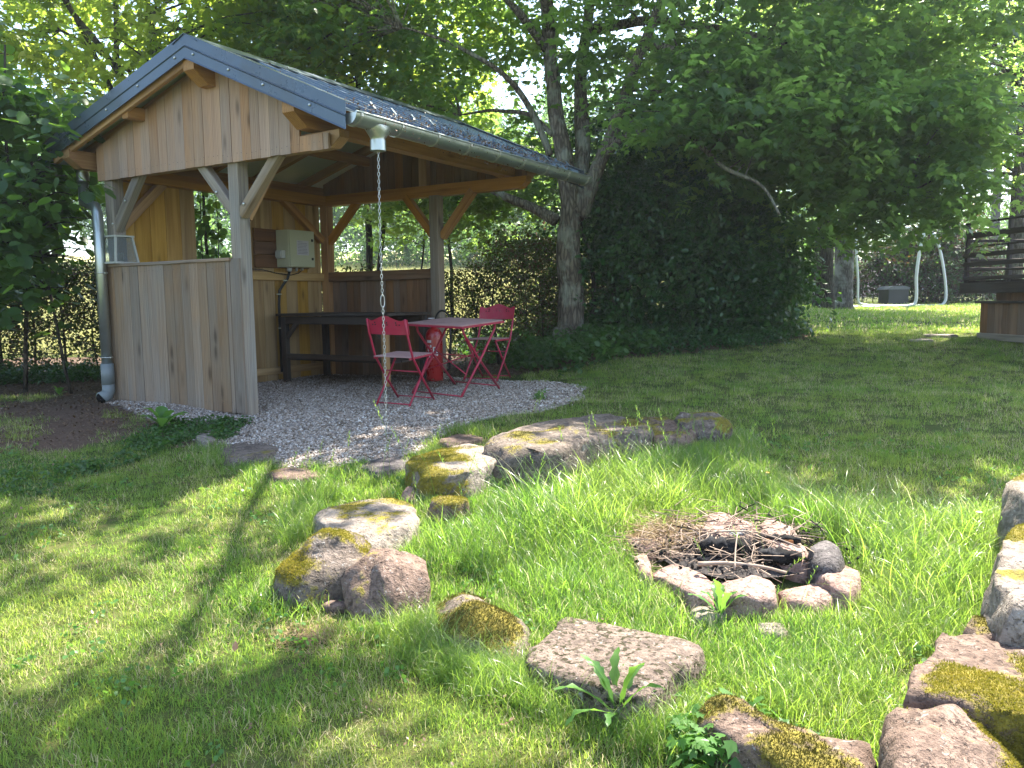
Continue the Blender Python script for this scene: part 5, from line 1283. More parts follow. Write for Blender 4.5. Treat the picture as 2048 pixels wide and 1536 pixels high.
# --- hedges
def hedge(name, pts, h, w, label, key='hedge', dens=150, base=.0, low=.5, stems=True):
    pts = np.array(pts, float); c = pts.mean(0); t = tree_parts(name, (c[0], c[1], float(G(c[0], c[1]))), label, 'hedge')
    P = []; mb = MB()
    for a, b in zip(pts[:-1], pts[1:]):
        L = np.linalg.norm(b - a); n = int(L * dens); d = (b - a) / L; nrm = np.array([-d[1], d[0]])
        tt = rng.uniform(0, 1, n); q = a + (b - a) * tt[:, None]; zf_ = rng.beta(1.5, 1.0, n); keep = rng.uniform(0, 1, n) < (low + (1 - low) * sst(.25, .6, zf_)); 
        zf_, q = zf_[keep], q[keep]; off = rng.normal(0, .3, len(q)) * w; q = q + nrm * off[:, None]
        hh = h * (1 + .10 * (vnoise(q[:, 0], q[:, 1], 1.5, 8) - .5) * 2)
        P.append(np.stack([q[:, 0], q[:, 1], G(q[:, 0], q[:, 1]) * 0 + G(c[0], c[1]) + base + zf_ * hh], 1))
        for s_ in np.arange(.15, L, .38):
            x, y = a + d * s_; z0 = float(G(x, y)); limb_tubes(mb, [(x, y, z0 - .05), (x + rng.normal(0, .05), y + rng.normal(0, .05), z0 + h * .5), (x + rng.normal(0, .1), y, z0 + h * .9)], rng.uniform(.012, .03), .006, 5, .03, 3)
            for k in range(5):
                z1 = z0 + rng.uniform(.15, .8) * h; l = rng.uniform(.25, .5) * (1 if k % 2 else -1); limb_tubes(mb, [(x, y, z1), (x + d[0] * l, y + d[1] * l + rng.normal(0, .1), z1 + rng.uniform(0, .15))], .007, .003, 4, 0, 2)
    P = np.concatenate(P); n = len(P); R = np.stack([rng.normal(0, .6, n), rng.normal(0, .6, n), rng.uniform(0, 6.28, n)], 1); add_limbs(t, mb, M['bark_dark'], 'stems'); add_leaves(t, key, P, R, rng.uniform(.7, 1.25, n)); return t
hedge('hedge', [(-11, 9.8), (-7.5, 10.3), (-4.6, 10.9)], 1.42, .5, 'thin dark hedge left of the shelter with daylight between its stems', dens=800, low=.8)
hedge('hedge', [(-4.6, 10.95), (-2.2, 11.5), (-.3, 11.75)], 1.42, .5, 'clipped hedge whose top shows over the shelter back rail', dens=560, low=.85)
hedge('hedge', [(-.3, 11.4), (.9, 12.2), (1.7, 12.5)], 1.50, .6, 'reddish-leaved hedge between the shelter and the maple trunk', dens=620, low=.85)
hedge('hedge', [(9.0, 29.5), (13, 29), (17.5, 28.4)], 1.35, .8, 'dark clipped hedge closing the far lawn behind the bin', dens=150, low=.9)
# bright leafy shrubs
def shrub(name, c, r, key, label, ncl=50, per=8, spread=.2, scale=1.0, shell=.4, cat='shrub', group=None, stem=M['bark_dark']):
    g0 = float(G(c[0], c[1])); t = tree_parts(name, (c[0], c[1], g0), label, cat, group); mb = MB(); roots = []
    for a in range(5):
        Q, _ = limb_tubes(mb, [(c[0] + rng.normal(0, r[0] * .15), c[1] + rng.normal(0, r[1] * .15), g0 - .05), (c[0] + rng.normal(0, r[0] * .3), c[1] + rng.normal(0, r[1] * .3), g0 + r[2] * 1.1)], .012 + .01 * r[2], .008, 5, .02, 4); roots += [tuple(q) for q in Q]
    C = ell_clusters((c[0], c[1], g0 + r[2] * .95), r, ncl, shell, zmin=g0 + .03)
    branches_to(mb, roots, C[:min(ncl, 30)], .012, 4); add_limbs(t, mb, stem, 'stems')
    P_, R_, S_ = spray_pts(C, per, spread, .8); R_[:, :2] += rng.normal(0, .3, (len(R_), 2)); S_ *= scale; P_, R_, S_ = cull_shelter(P_, R_, S_, .02); add_leaves(t, key, P_, R_, S_); return t
shrub('copper_shrub', (14.4, 27.6), (2.3, 1.3, 1.45), 'copper', 'copper-leaved shrub behind the white swing frame', 120, 9, .3, 1.5)
shrub('copper_shrub', (11.6, 29.0), (1.2, 1.0, 1.25), 'copper', 'small orange-tinged copper shrub above the compost bin', 60, 8, .25, 1.4)
shrub('garden_shrub', (9.4, 27), (1.3, 1.0, 1.2), 'back', 'sunlit yellow-green shrub seen left of the dark tree trunk', 60, 8, .3, .8)
shrub('garden_shrub', (7.2, 25.5), (1.2, 1.0, .9), 'back', 'green shrub between the evergreen bush and the dark trunk', 50, 8, .3, .7)
shrub('garden_shrub', (8.0, 13.8), (.5, .5, .35), 'ivy', 'low bright shrub at the foot of the deck', 22, 8, .12, 1.1) if False else None
# --- small trees and undergrowth behind the shelter
def multistem(name, base, stems, label, key, cr, cc, ncl, per, spread, bark_, zmin=None, scale=1.0, gap=(.8, -.3), shell=.2, extra=None):
    g0 = float(G(base[0], base[1])); t = tree_parts(name, (base[0], base[1], g0), label); mb = MB(); roots = []
    for pts, r0, r1 in stems: Q, _ = limb_tubes(mb, pts, r0, r1, 8, .03, 4); roots += [tuple(q) for q in Q[3:]]
    C = ell_clusters(cc, cr, ncl, shell, zmin, gap)
    if extra is not None: C = np.concatenate([C, ell_clusters(*extra)]); ncl = len(C)
    branches_to(mb, roots, C[rng.choice(ncl, min(ncl, 110), replace=False)], .02, 5); add_limbs(t, mb, bark_)
    P_, R_, S_ = spray_pts(C, per, spread, .5); S_ *= scale; P_, R_, S_ = cull_shelter(P_, R_, S_, .12); add_leaves(t, key, P_, R_, S_); return t
Yb = 12.2
def pp(l, y): return [tuple(at_y(a, b, y)) for a, b in l]
multistem('field_maple', (-4.9, Yb), [(pp([(330, 640), (300, 330), (262, 190), (200, 90), (130, 0), (60, -120)], Yb), .07, .03), (pp([(335, 640), (310, 330), (245, 160), (232, 60), (225, -80)], Yb), .06, .03),
          (pp([(345, 640), (330, 330), (318, 140), (290, 0), (280, -150)], Yb - .3), .09, .05), (pp([(350, 640), (340, 330), (300, 180), (225, 120), (120, 60)], Yb + .3), .05, .02),
          (pp([(330, 640), (280, 330), (200, 130), (150, 30), (110, -60)], Yb + .2), .06, .02)],
          'multi-stemmed maple with yellow-green leaves rising behind the shelter roof', 'left', (3.3, 1.9, 2.6), (-5.0, 12.3, 5.6), 255, 9, .38, M['bark_dark'], zmin=2.9, extra=((-3.7, 9.9, 6.3), (2.0, 1.2, .5), 65, .0))  # extra: unseen clusters above the view, added to shade the linden leaves
multistem('field_maple', (-2.3, 13.0), [(pp([(745, 640), (735, 420), (720, 200), (700, 60), (690, -60)], 13.0), .06, .03), (pp([(750, 600), (790, 300), (820, 150), (860, 20)], 13.2), .045, .02)],
          'slender maple behind the ridge, leaves glowing against the light', 'left', (2.4, 1.2, 2.0), (-2.3, 13.4, 5.4), 115, 9, .38, M['bark_dark'], zmin=2.8)
multistem('linden_sapling', (-5.2, 8.6), [([(-5.2, 8.6, 0), (-5.0, 8.4, 1.2), (-4.9, 8.1, 2.4), (-4.8, 8.0, 3.4)], .025, .01), ([(-4.6, 8.4, 0), (-4.7, 8.2, 1.4), (-4.6, 7.9, 2.2)], .018, .008), ([(-5.6, 8.5, 0), (-5.5, 8.2, 1.5), (-5.6, 7.9, 2.9)], .022, .01)],
          'linden sapling with big round leaves in front of the left eave', 'lime', (1.1, .5, 1.25), (-5.0, 7.9, 1.95), 80, 7, .22, M['bark_dark'], scale=1.15, gap=None, shell=.0)
multistem('linden_sapling', (-5.9, 9.2), [([(-5.9, 9.2, 0), (-6.0, 9.0, 1.2), (-5.8, 8.9, 2.6), (-5.7, 8.8, 3.6)], .03, .012)],
          'taller linden sapling shading the hedge on the far left', 'lime', (1.5, .7, 1.5), (-6.0, 9.0, 2.3), 80, 7, .26, M['bark_dark'], scale=1.15, gap=None, shell=.0)
multistem('wild_sapling', (-.75, 12.6), [(pp([(905, 640), (903, 540), (898, 470), (900, 410), (905, 350)], 12.6), .03, .015), (pp([(830, 640), (840, 560), (850, 430), (845, 380)], 12.9), .02, .01)],
          'thin wild sapling just beyond the right rear post', 'maple', (1.7, .7, .9), (-.9, 12.8, 2.55), 62, 8, .24, M['bark_dark'], scale=.75, gap=None)
shrub('laurel_shrub', (.35, 12.9), (1.0, .6, 1.0), 'hedge', 'leafy green shrub left of the maple trunk above the hedge', 70, 8, .2, 1.4)
# vines hanging in the window gap
t = empty('hanging_vines', tuple(sh(-.25, 1.4, .9)), 0, label='trailing vines with round leaves seen through the gap in the left wall', cat='vine')
mb = MB(); lo = np.array(t.location); P = []
for i, (v, r_v) in enumerate(((1.30, .006), (1.38, .022), (1.36, .006), (1.5, .004), (1.58, .004), (1.25, .008))):
    b = sh(-.28 - .05 * (i % 3), v, 0); pts = [tuple(b + np.array([rng.normal(0, .02), rng.normal(0, .02), z]) - lo) for z in (.9, 1.3, 1.8, 2.3)]; limb_tubes(mb, pts, r_v, r_v * .7, 5, 0, 3)
    if r_v < .02:
        for z in rng.uniform(1.3, 2.2, 5): P.append(b + np.array([rng.normal(0, .03), rng.normal(0, .03), z]) - lo)
mb.build('stem', M['bark_dark'], t); P = np.array(P); n = len(P); scatter('leaves', SP['vine'], P, np.stack([rng.normal(0, .3, n) - .5, rng.normal(0, .3, n), rng.uniform(0, 6.28, n)], 1), rng.uniform(.8, 1.1, n), t)
# --- woodland beyond the meadow, tree by tree
bk = random.Random(5)
kinds = ['rounded broadleaf tree beyond the meadow behind the shelter roof', 'low bushy tree at the near edge of the meadow wood', 'tall narrow tree rising in the wood beyond the meadow']
spots = [(-42, 50, 4.5, 9), (-36, 56, 5, 11), (-31, 49, 4, 8), (-26, 55, 5, 12), (-21, 50, 4, 8), (-17, 56, 4.5, 10), (-13, 48, 3.6, 7), (-9.5, 54, 4.5, 11), (-6, 47, 3.4, 6.5), (-3, 53, 4.2, 10), (0, 46, 3.4, 6.5), (3.5, 52, 4.4, 10), (7, 47, 4, 8),
         (12, 54, 4.8, 11), (17, 60, 5, 10), (23, 66, 5, 9), (30, 72, 6, 9), (38, 70, 6, 9), (46, 76, 6, 9)]
WL = ['%s tree of the far wood, %s' % (('tall' if q[3] > 9 else 'low rounded'), w_) for q, w_ in zip(spots, (
 'outermost on the left beyond the meadow', 'second from the left beyond the meadow', 'third from the left beyond the meadow', 'fourth from the left beyond the meadow', 'seen through the linden sapling leaves',
 'seen above the left eave', 'behind the left gable slope', 'behind the shelter gable peak', 'seen through the window gap of the shelter', 'behind the right post of the shelter front',
 'seen over the shelter back rail', 'seen right of the rear post', 'seen left of the maple trunk', 'hidden mostly by the evergreen bush', 'just left of the dark lawn trunk', 'behind the swing frame', 'behind the copper shrub', 'left of the pale house', 'outermost on the right behind the deck'))]
for i, (x, y, r, hh) in enumerate(spots):
    g0 = float(G(x, y)); t = tree_parts('woodland_tree', (x, y, g0), WL[i], 'tree', 'trees of the wood beyond the meadow'); mb = MB()
    limb_tubes(mb, [(x, y, g0 - .2), (x + .2, y, g0 + hh * .4), (x, y, g0 + hh * .8)], .22, .06, 7, .05, 3); add_limbs(t, mb, M['bark_dark'])
    C = ell_clusters((x, y, g0 + hh * .52), (r, r * .8, hh * .5), 60, .5, zmin=g0 + .3); P_, R_, S_ = spray_pts(C, 11, .9, .8); R_[:, :2] += rng.normal(0, .4, (len(R_), 2)); add_leaves(t, 'back', P_, R_, S_ * 1.9)
_ord = ['first', 'second', 'third', 'fourth', 'fifth']
shrubs2 = [(-15, 40), (-10.5, 42), (-5.5, 41), (-1.5, 40), (2.2, 42)]
for i, (x, y) in enumerate(shrubs2): shrub('meadow_shrub', (x, y), (2.0, 1.4, 1.1 + .4 * bk.random()), 'back', 'bushy green shrub at the far meadow edge, %s from the left' % _ord[i], 40, 8, .4, 1.0, group='shrubs at the meadow edge')

# ================================================================== GRASS, GRAVEL, LITTER, WEEDS
def blade_tuft(name, n, h0, h1, w, rad, mat, segs=2, lean=.35, curl=.5):
    V = []; Fc = []; b = 0
    for i in range(n):
        a = rng.uniform(0, 2 * PI); r = rad * math.sqrt(rng.uniform(0, 1)); x, y = r * math.cos(a), r * math.sin(a)
        h = h0 + (h1 - h0) * rng.uniform(0, 1) ** 1.7; yaw = rng.uniform(0, 2 * PI); ln = abs(rng.normal(0, lean)); ww = w * rng.uniform(.7, 1.3)
        d = np.array([math.cos(yaw), math.sin(yaw)]); s_ = np.array([-d[1], d[0]]); tw = rng.normal(0, .6); s_ = s_ * math.cos(tw) + d * math.sin(tw)
        ang = ln; px_, pz = 0.0, 0.0; pts = []
        for j in range(segs + 1):
            t = j / segs; pts.append((x + d[0] * px_, y + d[1] * px_, pz, ww * (1 - t ** 1.6) * .5)); px_ += math.sin(ang) * h / segs; pz += math.cos(ang) * h / segs; ang += curl * rng.uniform(.4, 1.3) / segs
        for j, (bx, by, bz, hw) in enumerate(pts):
            if j < segs: V += [(bx - s_[0] * hw, by - s_[1] * hw, bz), (bx + s_[0] * hw, by + s_[1] * hw, bz)]
            else: V.append((bx, by, bz))
        for j in range(segs - 1):
            Fc += [(b + 2 * j, b + 2 * j + 1, b + 2 * j + 3), (b + 2 * j, b + 2 * j + 3, b + 2 * j + 2)]
        Fc.append((b + 2 * (segs - 1), b + 2 * segs - 1, b + 2 * segs)); b += 2 * segs + 1
    V = np.array(V); V[:, 2] -= .004
    me = np_mesh(name, V, np.array(Fc)); me.materials.append(mat); return me
TL = [blade_tuft('lawn_tuft' if i == 0 else 'lawn_tuft_%d' % i, 64, .015, .06, .0026, .095, M['grass'], 2, .75, .9) for i in range(8)]
TF = [blade_tuft('far_lawn_tuft' if i == 0 else 'far_lawn_tuft_%d' % i, 46, .02, .055, .010, .22, M['grass'], 2, .6, .6) for i in range(4)]
TG = [blade_tuft('long_grass_tuft' if i == 0 else 'long_grass_tuft_%d' % i, 36, .10, .36, .0032, .10, M['long_grass'], 5, .42, 1.6) for i in range(9)]
TM = [blade_tuft('mid_grass_tuft' if i == 0 else 'mid_grass_tuft_%d' % i, 40, .05, .13, .004, .09, M['long_grass'], 3, .4, 1.0) for i in range(6)]
TW = [blade_tuft('meadow_tuft' if i == 0 else 'meadow_tuft_%d' % i, 40, .12, .35, .02, .5, M['field'], 2, .3, .5) for i in range(3)]
STONES_PX = [f for f in STONE_FOOT]
def in_stones(x, y, shrink=.94):
    r = np.zeros(len(x), bool)
    for C in STONES_PX:
        c = C.mean(0); r |= in_poly(x, y, [tuple(c + (p - c) * shrink) for p in C[::2]])
    return r
def rand_in_view(n, y0, y1, marg=.22, power=1.0):
    y = y0 + (y1 - y0) * rng.uniform(0, 1, n) ** power; hw = (1024 / FPX + marg) * y + .15; x = rng.uniform(-1, 1, n) * hw; return x, y
def area(y0, y1): return (1024 / FPX + .22) * (y1 ** 2 - y0 ** 2)
def put(name, protos, x, y, s, tilt=.12, z=0.0, label=None, micro=True):
    n = len(x); zz = G(x, y) + z + (np.where((y < 16) & (abs(x) < 12), (vnoise(x, y, 1.1, 5) - .5) * .03, 0) if micro else 0)
    R = np.stack([rng.normal(0, tilt, n), rng.normal(0, tilt, n), rng.uniform(0, 2 * PI, n)], 1)
    return scatter(name, protos, np.stack([x, y, zz], 1), R, s, None, label)
ring_in = lambda x, y: in_poly(x + edge_noise(x, y, .16)[0], y + edge_noise(x, y, .16)[1], RING)
def lawn_ok(x, y): return ~(m_gravel(x, y, .05) | in_stones(x, y) | in_poly(x, y, FIRE))
def near_outline(x, y, d=.10, lo=0.98):
    r = np.zeros(len(x), bool)
    for C in STONES_PX:
        c = C.mean(0); rad = np.linalg.norm(C - c, axis=1).mean(); s = (rad + d) / rad; r |= in_poly(x, y, [tuple(c + (p - c) * s) for p in C[::2]])
    return r
# lawn, near
x, y = rand_in_view(int(area(1.6, 6.0) * 330), 1.6, 6.0, power=.75)
k = lawn_ok(x, y) & ~(m_soil(x, y) & (vnoise(x, y, 3.5, 31) < .55)); x, y = x[k], y[k]
put('lawn_grass', TL, x, y, .75 + .5 * vnoise(x, y, 2.2, 3) + rng.uniform(-.1, .2, len(x)))
x, y = rand_in_view(int(area(6.0, 12) * 120), 6.0, 12, power=.8)
k = lawn_ok(x, y) & ~(m_soil(x, y) & ((vnoise(x, y, 3.0, 31) < .62) | (y > 8.3))) & ~in_poly(x, y, [tuple(sh(a, b)[:2]) for a, b in ((-.2, -.1), (2.9, -.1), (2.9, 3.2), (-.2, 3.2))]); x, y = x[k], y[k]
put('lawn_grass', TL, x, y, 1.0 + .3 * vnoise(x, y, 2.2, 3))
x, y = rand_in_view(int(area(11.5, 30) * 14), 11.5, 30); k = (x > 3.4 + (y - 11) * .05) & ~m_soil(x, y); x, y = x[k], y[k]
put('far_lawn_grass', TF, x, y, 1.1 + .4 * rng.uniform(0, 1, len(x)))
x, y = rand_in_view(26000, 14.5, 46); k = (x < 4); x, y = x[k], y[k]
put('meadow_grass', TW, x, y, rng.uniform(.7, 1.2, len(x)), micro=False)
# long grass inside the ring
bb = np.array(RING); n = 9000
x = rng.uniform(bb[:, 0].min(), bb[:, 0].max(), n); y = rng.uniform(bb[:, 1].min(), bb[:, 1].max(), n)
k = ring_in(x, y) & ~in_stones(x, y, .97) & ~in_poly(x, y, FIRE); x, y = x[k], y[k]
hgt = .62 + .55 * vnoise(x, y, 1.6, 11) + rng.uniform(-.1, .15, len(x)); open_ = sst(1.2, 2.2, x) * sst(3.9, 4.8, y); hgt *= (1 - .5 * open_) * (1 - .55 * sst(4.1, 4.9, y - .25 * x) * sst(.8, 1.7, x))
k1 = rng.uniform(0, 1, len(x)) < .42; hgt *= np.where(rng.uniform(0, 1, len(x)) < .16, 1.45, 1)
nearst = near_outline(x, y, .20); hgt *= np.where(nearst, .55, 1); k1 &= ~(nearst & (rng.uniform(0, 1, len(x)) < .5))
put('long_grass', TG, x[k1], y[k1], hgt[k1], .12); put('ring_grass', TM, x[~k1], y[~k1], .8 + .4 * rng.uniform(0, 1, (~k1).sum()), .15)
# fringe of longer grass along the outer feet of the stones
x, y = rand_in_view(16000, 2.0, 6.5); k = near_outline(x, y, .10) & lawn_ok(x, y) & ~m_gravel(x, y, .02) & (vnoise(x, y, 4, 13) > .35); x, y = x[k], y[k]
put('fringe_grass', TM, x, y, .65 + .6 * vnoise(x, y, 3, 14), .2)
def patch(pxs, n, protos, s0, s1, nm, tilt=.18):
    P = gpx(pxs); a = np.array(P); x = rng.uniform(a[:, 0].min(), a[:, 0].max(), n); y = rng.uniform(a[:, 1].min(), a[:, 1].max(), n); k = in_poly(x, y, P) & ~in_stones(x, y, .95); put(nm, protos, x[k], y[k], rng.uniform(s0, s1, k.sum()), tilt)
patch([(560, 1035), (620, 995), (720, 985), (640, 1020), (625, 1080), (570, 1100)], 240, TG, .4, .8, 'fringe_grass')
patch([(770, 1250), (860, 1230), (880, 1290), (1010, 1330), (1040, 1390), (1010, 1420), (880, 1370), (790, 1320)], 560, TG, .35, .8, 'fringe_grass')
patch([(1030, 1340), (1110, 1380), (1290, 1415), (1400, 1400), (1450, 1470), (1420, 1536), (1250, 1500), (1100, 1440), (1030, 1420)], 520, TG, .35, .8, 'fringe_grass')
patch([(700, 1215), (860, 1240), (860, 1290), (760, 1280)], 160, TM, .7, 1.1, 'fringe_grass')
# grass stalks with seed heads
def stalk_mesh(nm, h, mat):
    mb = MB(); c = rng.normal(0, .12); pts = [(0, 0, 0), (c * .15, 0, h * .4), (c * .5, 0, h * .75), (c, 0, h)]; limb_tubes(mb, pts, .0012, .0007, 3, 0, 2)
    for i in range(16):
        t = .74 + .26 * i / 16; z = h * t; x0 = c * (t ** 2); a = i * 2.4; L = .022 * (1.3 - t)* 3
        d = np.array([math.cos(a) * .5, math.sin(a) * .5, .8]); p = np.array([x0, 0, z]); q = p + d * L; s_ = np.array([-math.sin(a), math.cos(a), 0]) * .0022
        mb.add([p, (p + q) / 2 + s_, q, (p + q) / 2 - s_], [(0, 1, 2, 3)])
    me = mb.mesh(nm); me.materials.append(mat); return me
SK = [stalk_mesh('seed_stalk' if i == 0 else 'seed_stalk_%d' % i, rng.uniform(.32, .48), M['long_grass']) for i in range(5)]
pts = gpx([(855, 1000), (780, 960), (742, 1040), (1060, 905), (1180, 930), (1230, 940), (1290, 950), (1350, 955), (1420, 960), (1500, 960), (640, 1010), (600, 1020), (700, 1050), (930, 1030), (880, 1040), (1130, 960), (1400, 975), (1450, 980), (1560, 985), (1250, 960), (1210, 950), (690, 990), (760, 1000)])
xs = np.array([p[0] for p in pts]); ys = np.array([p[1] for p in pts]); xs = np.concatenate([xs, xs + rng.normal(0, .12, len(xs))]); ys = np.concatenate([ys, ys + rng.normal(0, .1, len(ys))])
put('seed_stalks', SK, xs, ys, rng.uniform(.7, 1.1, len(xs)), .1)
x = rng.uniform(bb[:, 0].min(), bb[:, 0].max(), 260); y = rng.uniform(bb[:, 1].min(), bb[:, 1].max(), 260); k = ring_in(x, y) & ~in_stones(x, y, 1.0); put('seed_stalks', SK, x[k], y[k], rng.uniform(.45, .85, k.sum()), .16)
# gravel
def pebble(nm, mat, sd):
    bm = bmesh.new(); bmesh.ops.create_icosphere(bm, subdivisions=1, radius=.5)
    for v in bm.verts: v.co = v.co * (1 + .35 * mnoise.noise(v.co * 2.3 + Vector((sd * 3.1, 0, 0)))); v.co.z *= .6; v.co.x *= 1.25
    me = bpy.data.meshes.new(nm); bm.to_mesh(me); bm.free(); me.materials.append(mat); return me
m, nt, out = new_mat('crushed_limestone'); g = N(nt); oi = g.n('ShaderNodeObjectInfo'); tc = g.n('ShaderNodeTexCoord')
c = g.ramp(oi.outputs['Random'], [(0, (.11, .08, .055)), (.2, (.24, .185, .14)), (.6, (.34, .28, .23)), (.9, (.45, .40, .35)), (1, (.58, .54, .49))]); c = g.mix(g.noise(tc.outputs['Object'], 3, 3), c, (.28, .25, .23), 'MIX') if False else c
g.bsdf(out, c, .85, 0, .25); M['pebble'] = m
PB = [pebble('pebble' if i == 0 else 'pebble_%d' % i, M['pebble'], i) for i in range(8)]
ga = np.array(GRAVEL); n = 110000
x = rng.uniform(ga[:, 0].min() - .1, ga[:, 0].max() + .1, n); y = ga[:, 1].min() - .1 + (ga[:, 1].max() - ga[:, 1].min() + .2) * rng.uniform(0, 1, n) ** 1.35
k = m_gravel(x, y, .09); x, y = x[k], y[k]; n = len(x)
scatter('gravel', PB, np.stack([x, y, G(x, y) + (vnoise(x, y, 1.1, 5) - .5) * .03 + rng.uniform(.0, .008, n)], 1), np.stack([rng.normal(0, .5, n), rng.normal(0, .5, n), rng.uniform(0, 6.28, n)], 1), rng.uniform(.009, .020, n) * np.where(rng.uniform(0, 1, n) < .06, 1.5, 1))
x, y = rand_in_view(2600, 5.0, 8.2); k = (m_soil(x, y) & (rng.uniform(0, 1, 2600) < .12)) | (m_gravel(x, y, .35) & ~m_gravel(x, y, .05)); x, y = x[k], y[k]; n = len(x)
scatter('stray_gravel', PB, np.stack([x, y, G(x, y) + .004], 1), np.stack([rng.normal(0, .5, n), rng.normal(0, .5, n), rng.uniform(0, 6.28, n)], 1), rng.uniform(.01, .022, n))
# brown leaf litter: on the soil, in the shelter's back corner, on the roof edge
def litter_mesh(nm):
    lv, lf = LEAF['quad']; V = []; Fc = []
    for i in range(7):
        s_ = rng.uniform(.012, .03); a = rng.uniform(0, 6.28); Rm = np.array(Matrix.Rotation(a, 3, 'Z') @ Matrix.Rotation(rng.normal(0, .5), 3, 'X')); V.append((np.array(lv) * s_) @ Rm.T + np.array([rng.normal(0, .05), rng.normal(0, .05), rng.uniform(.004, .012)])); Fc.append(np.array(lf) + i * len(lv))
    me = np_mesh(nm, np.concatenate(V), np.concatenate(Fc)); me.materials.append(M['litter']); return me
LT = [litter_mesh('litter' if i == 0 else 'litter_%d' % i) for i in range(4)]
x, y = rand_in_view(11000, 5.0, 13); k = m_soil(x, y); put('leaf_litter', LT, x[k], y[k], rng.uniform(.8, 1.5, k.sum()))
uu = rng.uniform(.2, 2.4, 900); vv = 2.7 - np.abs(rng.normal(0, .5, 900)); q = np.array([sh(a, b) for a, b in zip(uu, vv)]); put('leaf_litter', LT, q[:, 0], q[:, 1], rng.uniform(.7, 1.2, 900), z=.008)
def on_roof(u, v, s, dz): q = sh(u, v); return (q[0], q[1], roofz(u) + dz)
P = []
for i in range(330):
    v = rng.uniform(V0 + .1, V1 - .1); v = V0 + .1 + (V1 - V0 - .2) * rng.uniform(0, 1); cl_ = mnoise.noise(Vector((v * 3.2, 0, 3)))
    if cl_ < -.1 and i % 3: continue
    u = UR - .04 - abs(rng.normal(0, .07)); P.append(on_roof(u, v, 1, rng.uniform(.015, .05)))
for i in range(50): P.append(on_roof(rng.uniform(1.7, 3.2), rng.uniform(V0 + .1, V1 - .1), 1, .022))
P = np.array(P); n = len(P); scatter('roof_litter', LT, P, np.stack([rng.normal(0, .4, n), rng.normal(0, .4, n), rng.uniform(0, 6.28, n)], 1), rng.uniform(.6, 1.2, n))
P = []
for i in range(260):
    v = rng.uniform(V0 + .1, V1 + .02); q = sh(UR + .015 + rng.normal(0, .025), v); P.append((q[0], q[1], 2.25 + rng.uniform(-.02, .03)))
P = np.array(P); n = len(P); scatter('gutter_litter', LT, P, np.stack([rng.normal(0, .8, n), rng.normal(0, .8, n), rng.uniform(0, 6.28, n)], 1), rng.uniform(.6, 1.2, n))
x, y = rand_in_view(160, 2, 6); k = lawn_ok(x, y); 
lv, lfc = LEAF['oval']; p = on_ground(470, 1326); me_ = np_mesh('fallen_leaf', np.array(lv) * .045, np.array(lfc)); o = link('fallen_leaf', me_, M['litter']); o.location = (p[0], p[1], p[2] + .045); o.rotation_euler = (.9, .2, .3); tag(o, 'curled brown fallen leaf standing in the near lawn', 'leaf')
SP['clover'] = sprays('clover', 'round', 6, .018, .05, M['lf_weed'], flat=.95, droop=.0)
x, y = rand_in_view(2600, 1.8, 6.0, power=.8); k = lawn_ok(x, y) & ~ring_in(x, y) & (vnoise(x, y, 2.4, 41) > .56); x, y = x[k], y[k]; n = len(x)
scatter('clover', SP['clover'], np.stack([x, y, G(x, y) + rng.uniform(.025, .045, n)], 1), np.stack([rng.normal(0, .3, n), rng.normal(0, .3, n), rng.uniform(0, 6.28, n)], 1), rng.uniform(.7, 1.2, n))
x, y = rand_in_view(420, 1.8, 9.0); k = lawn_ok(x, y); put('fallen_leaf_bits', LT, x[k], y[k], rng.uniform(.5, 1.0, k.sum()), z=.03)
# low leafy plants
def cover(name, pxs, n, key, s0, s1, zr=(.01, .06)):
    P = gpx(pxs) if len(pxs[0]) == 2 and pxs[0][0] > 20 or pxs[0][0] == 0 else pxs
    a = np.array(P); x = rng.uniform(a[:, 0].min(), a[:, 0].max(), n * 3); y = rng.uniform(a[:, 1].min(), a[:, 1].max(), n * 3); ex, ey = edge_noise(x, y, .15); k = in_poly(x + ex, y + ey, P) & ~in_stones(x, y); x, y = x[k][:n], y[k][:n]; m_ = len(x)
    z = G(x, y) + rng.uniform(*zr, m_) * (.5 + vnoise(x, y, 3, 21)); return scatter(name, SP[key], np.stack([x, y, z], 1), np.stack([rng.normal(0, .35, m_), rng.normal(0, .35, m_), rng.uniform(0, 6.28, m_)], 1), rng.uniform(s0, s1, m_))
cover('ground_cover', [(260, 905), (290, 870), (350, 850), (440, 850), (500, 838), (480, 880), (400, 880), (330, 900), (270, 925), (120, 960), (130, 930)], 700, 'ivy', .35, .6, (.01, .05))
cover('ground_cover', [(0, 935), (60, 925), (150, 950), (160, 985), (80, 1000), (0, 990)], 220, 'ivy', .25, .45, (.01, .03))
cover('ground_cover', [(900, 700), (1000, 735), (1120, 756), (1200, 735), (1320, 712), (1340, 694), (1210, 668), (1100, 668), (980, 680)], 1300, 'ivy', .9, 1.6, (.02, .28))
cover('ground_cover', [(1180, 700), (1330, 712), (1580, 694), (1600, 670), (1560, 660), (1300, 680)], 500, 'dark', .8, 1.2, (.02, .18))
cover('hedge_undergrowth', [(-9, 9.0), (-4.6, 9.6), (-4.6, 11), (-9, 10.6)], 900, 'dark', .7, 1.3, (.02, .15))
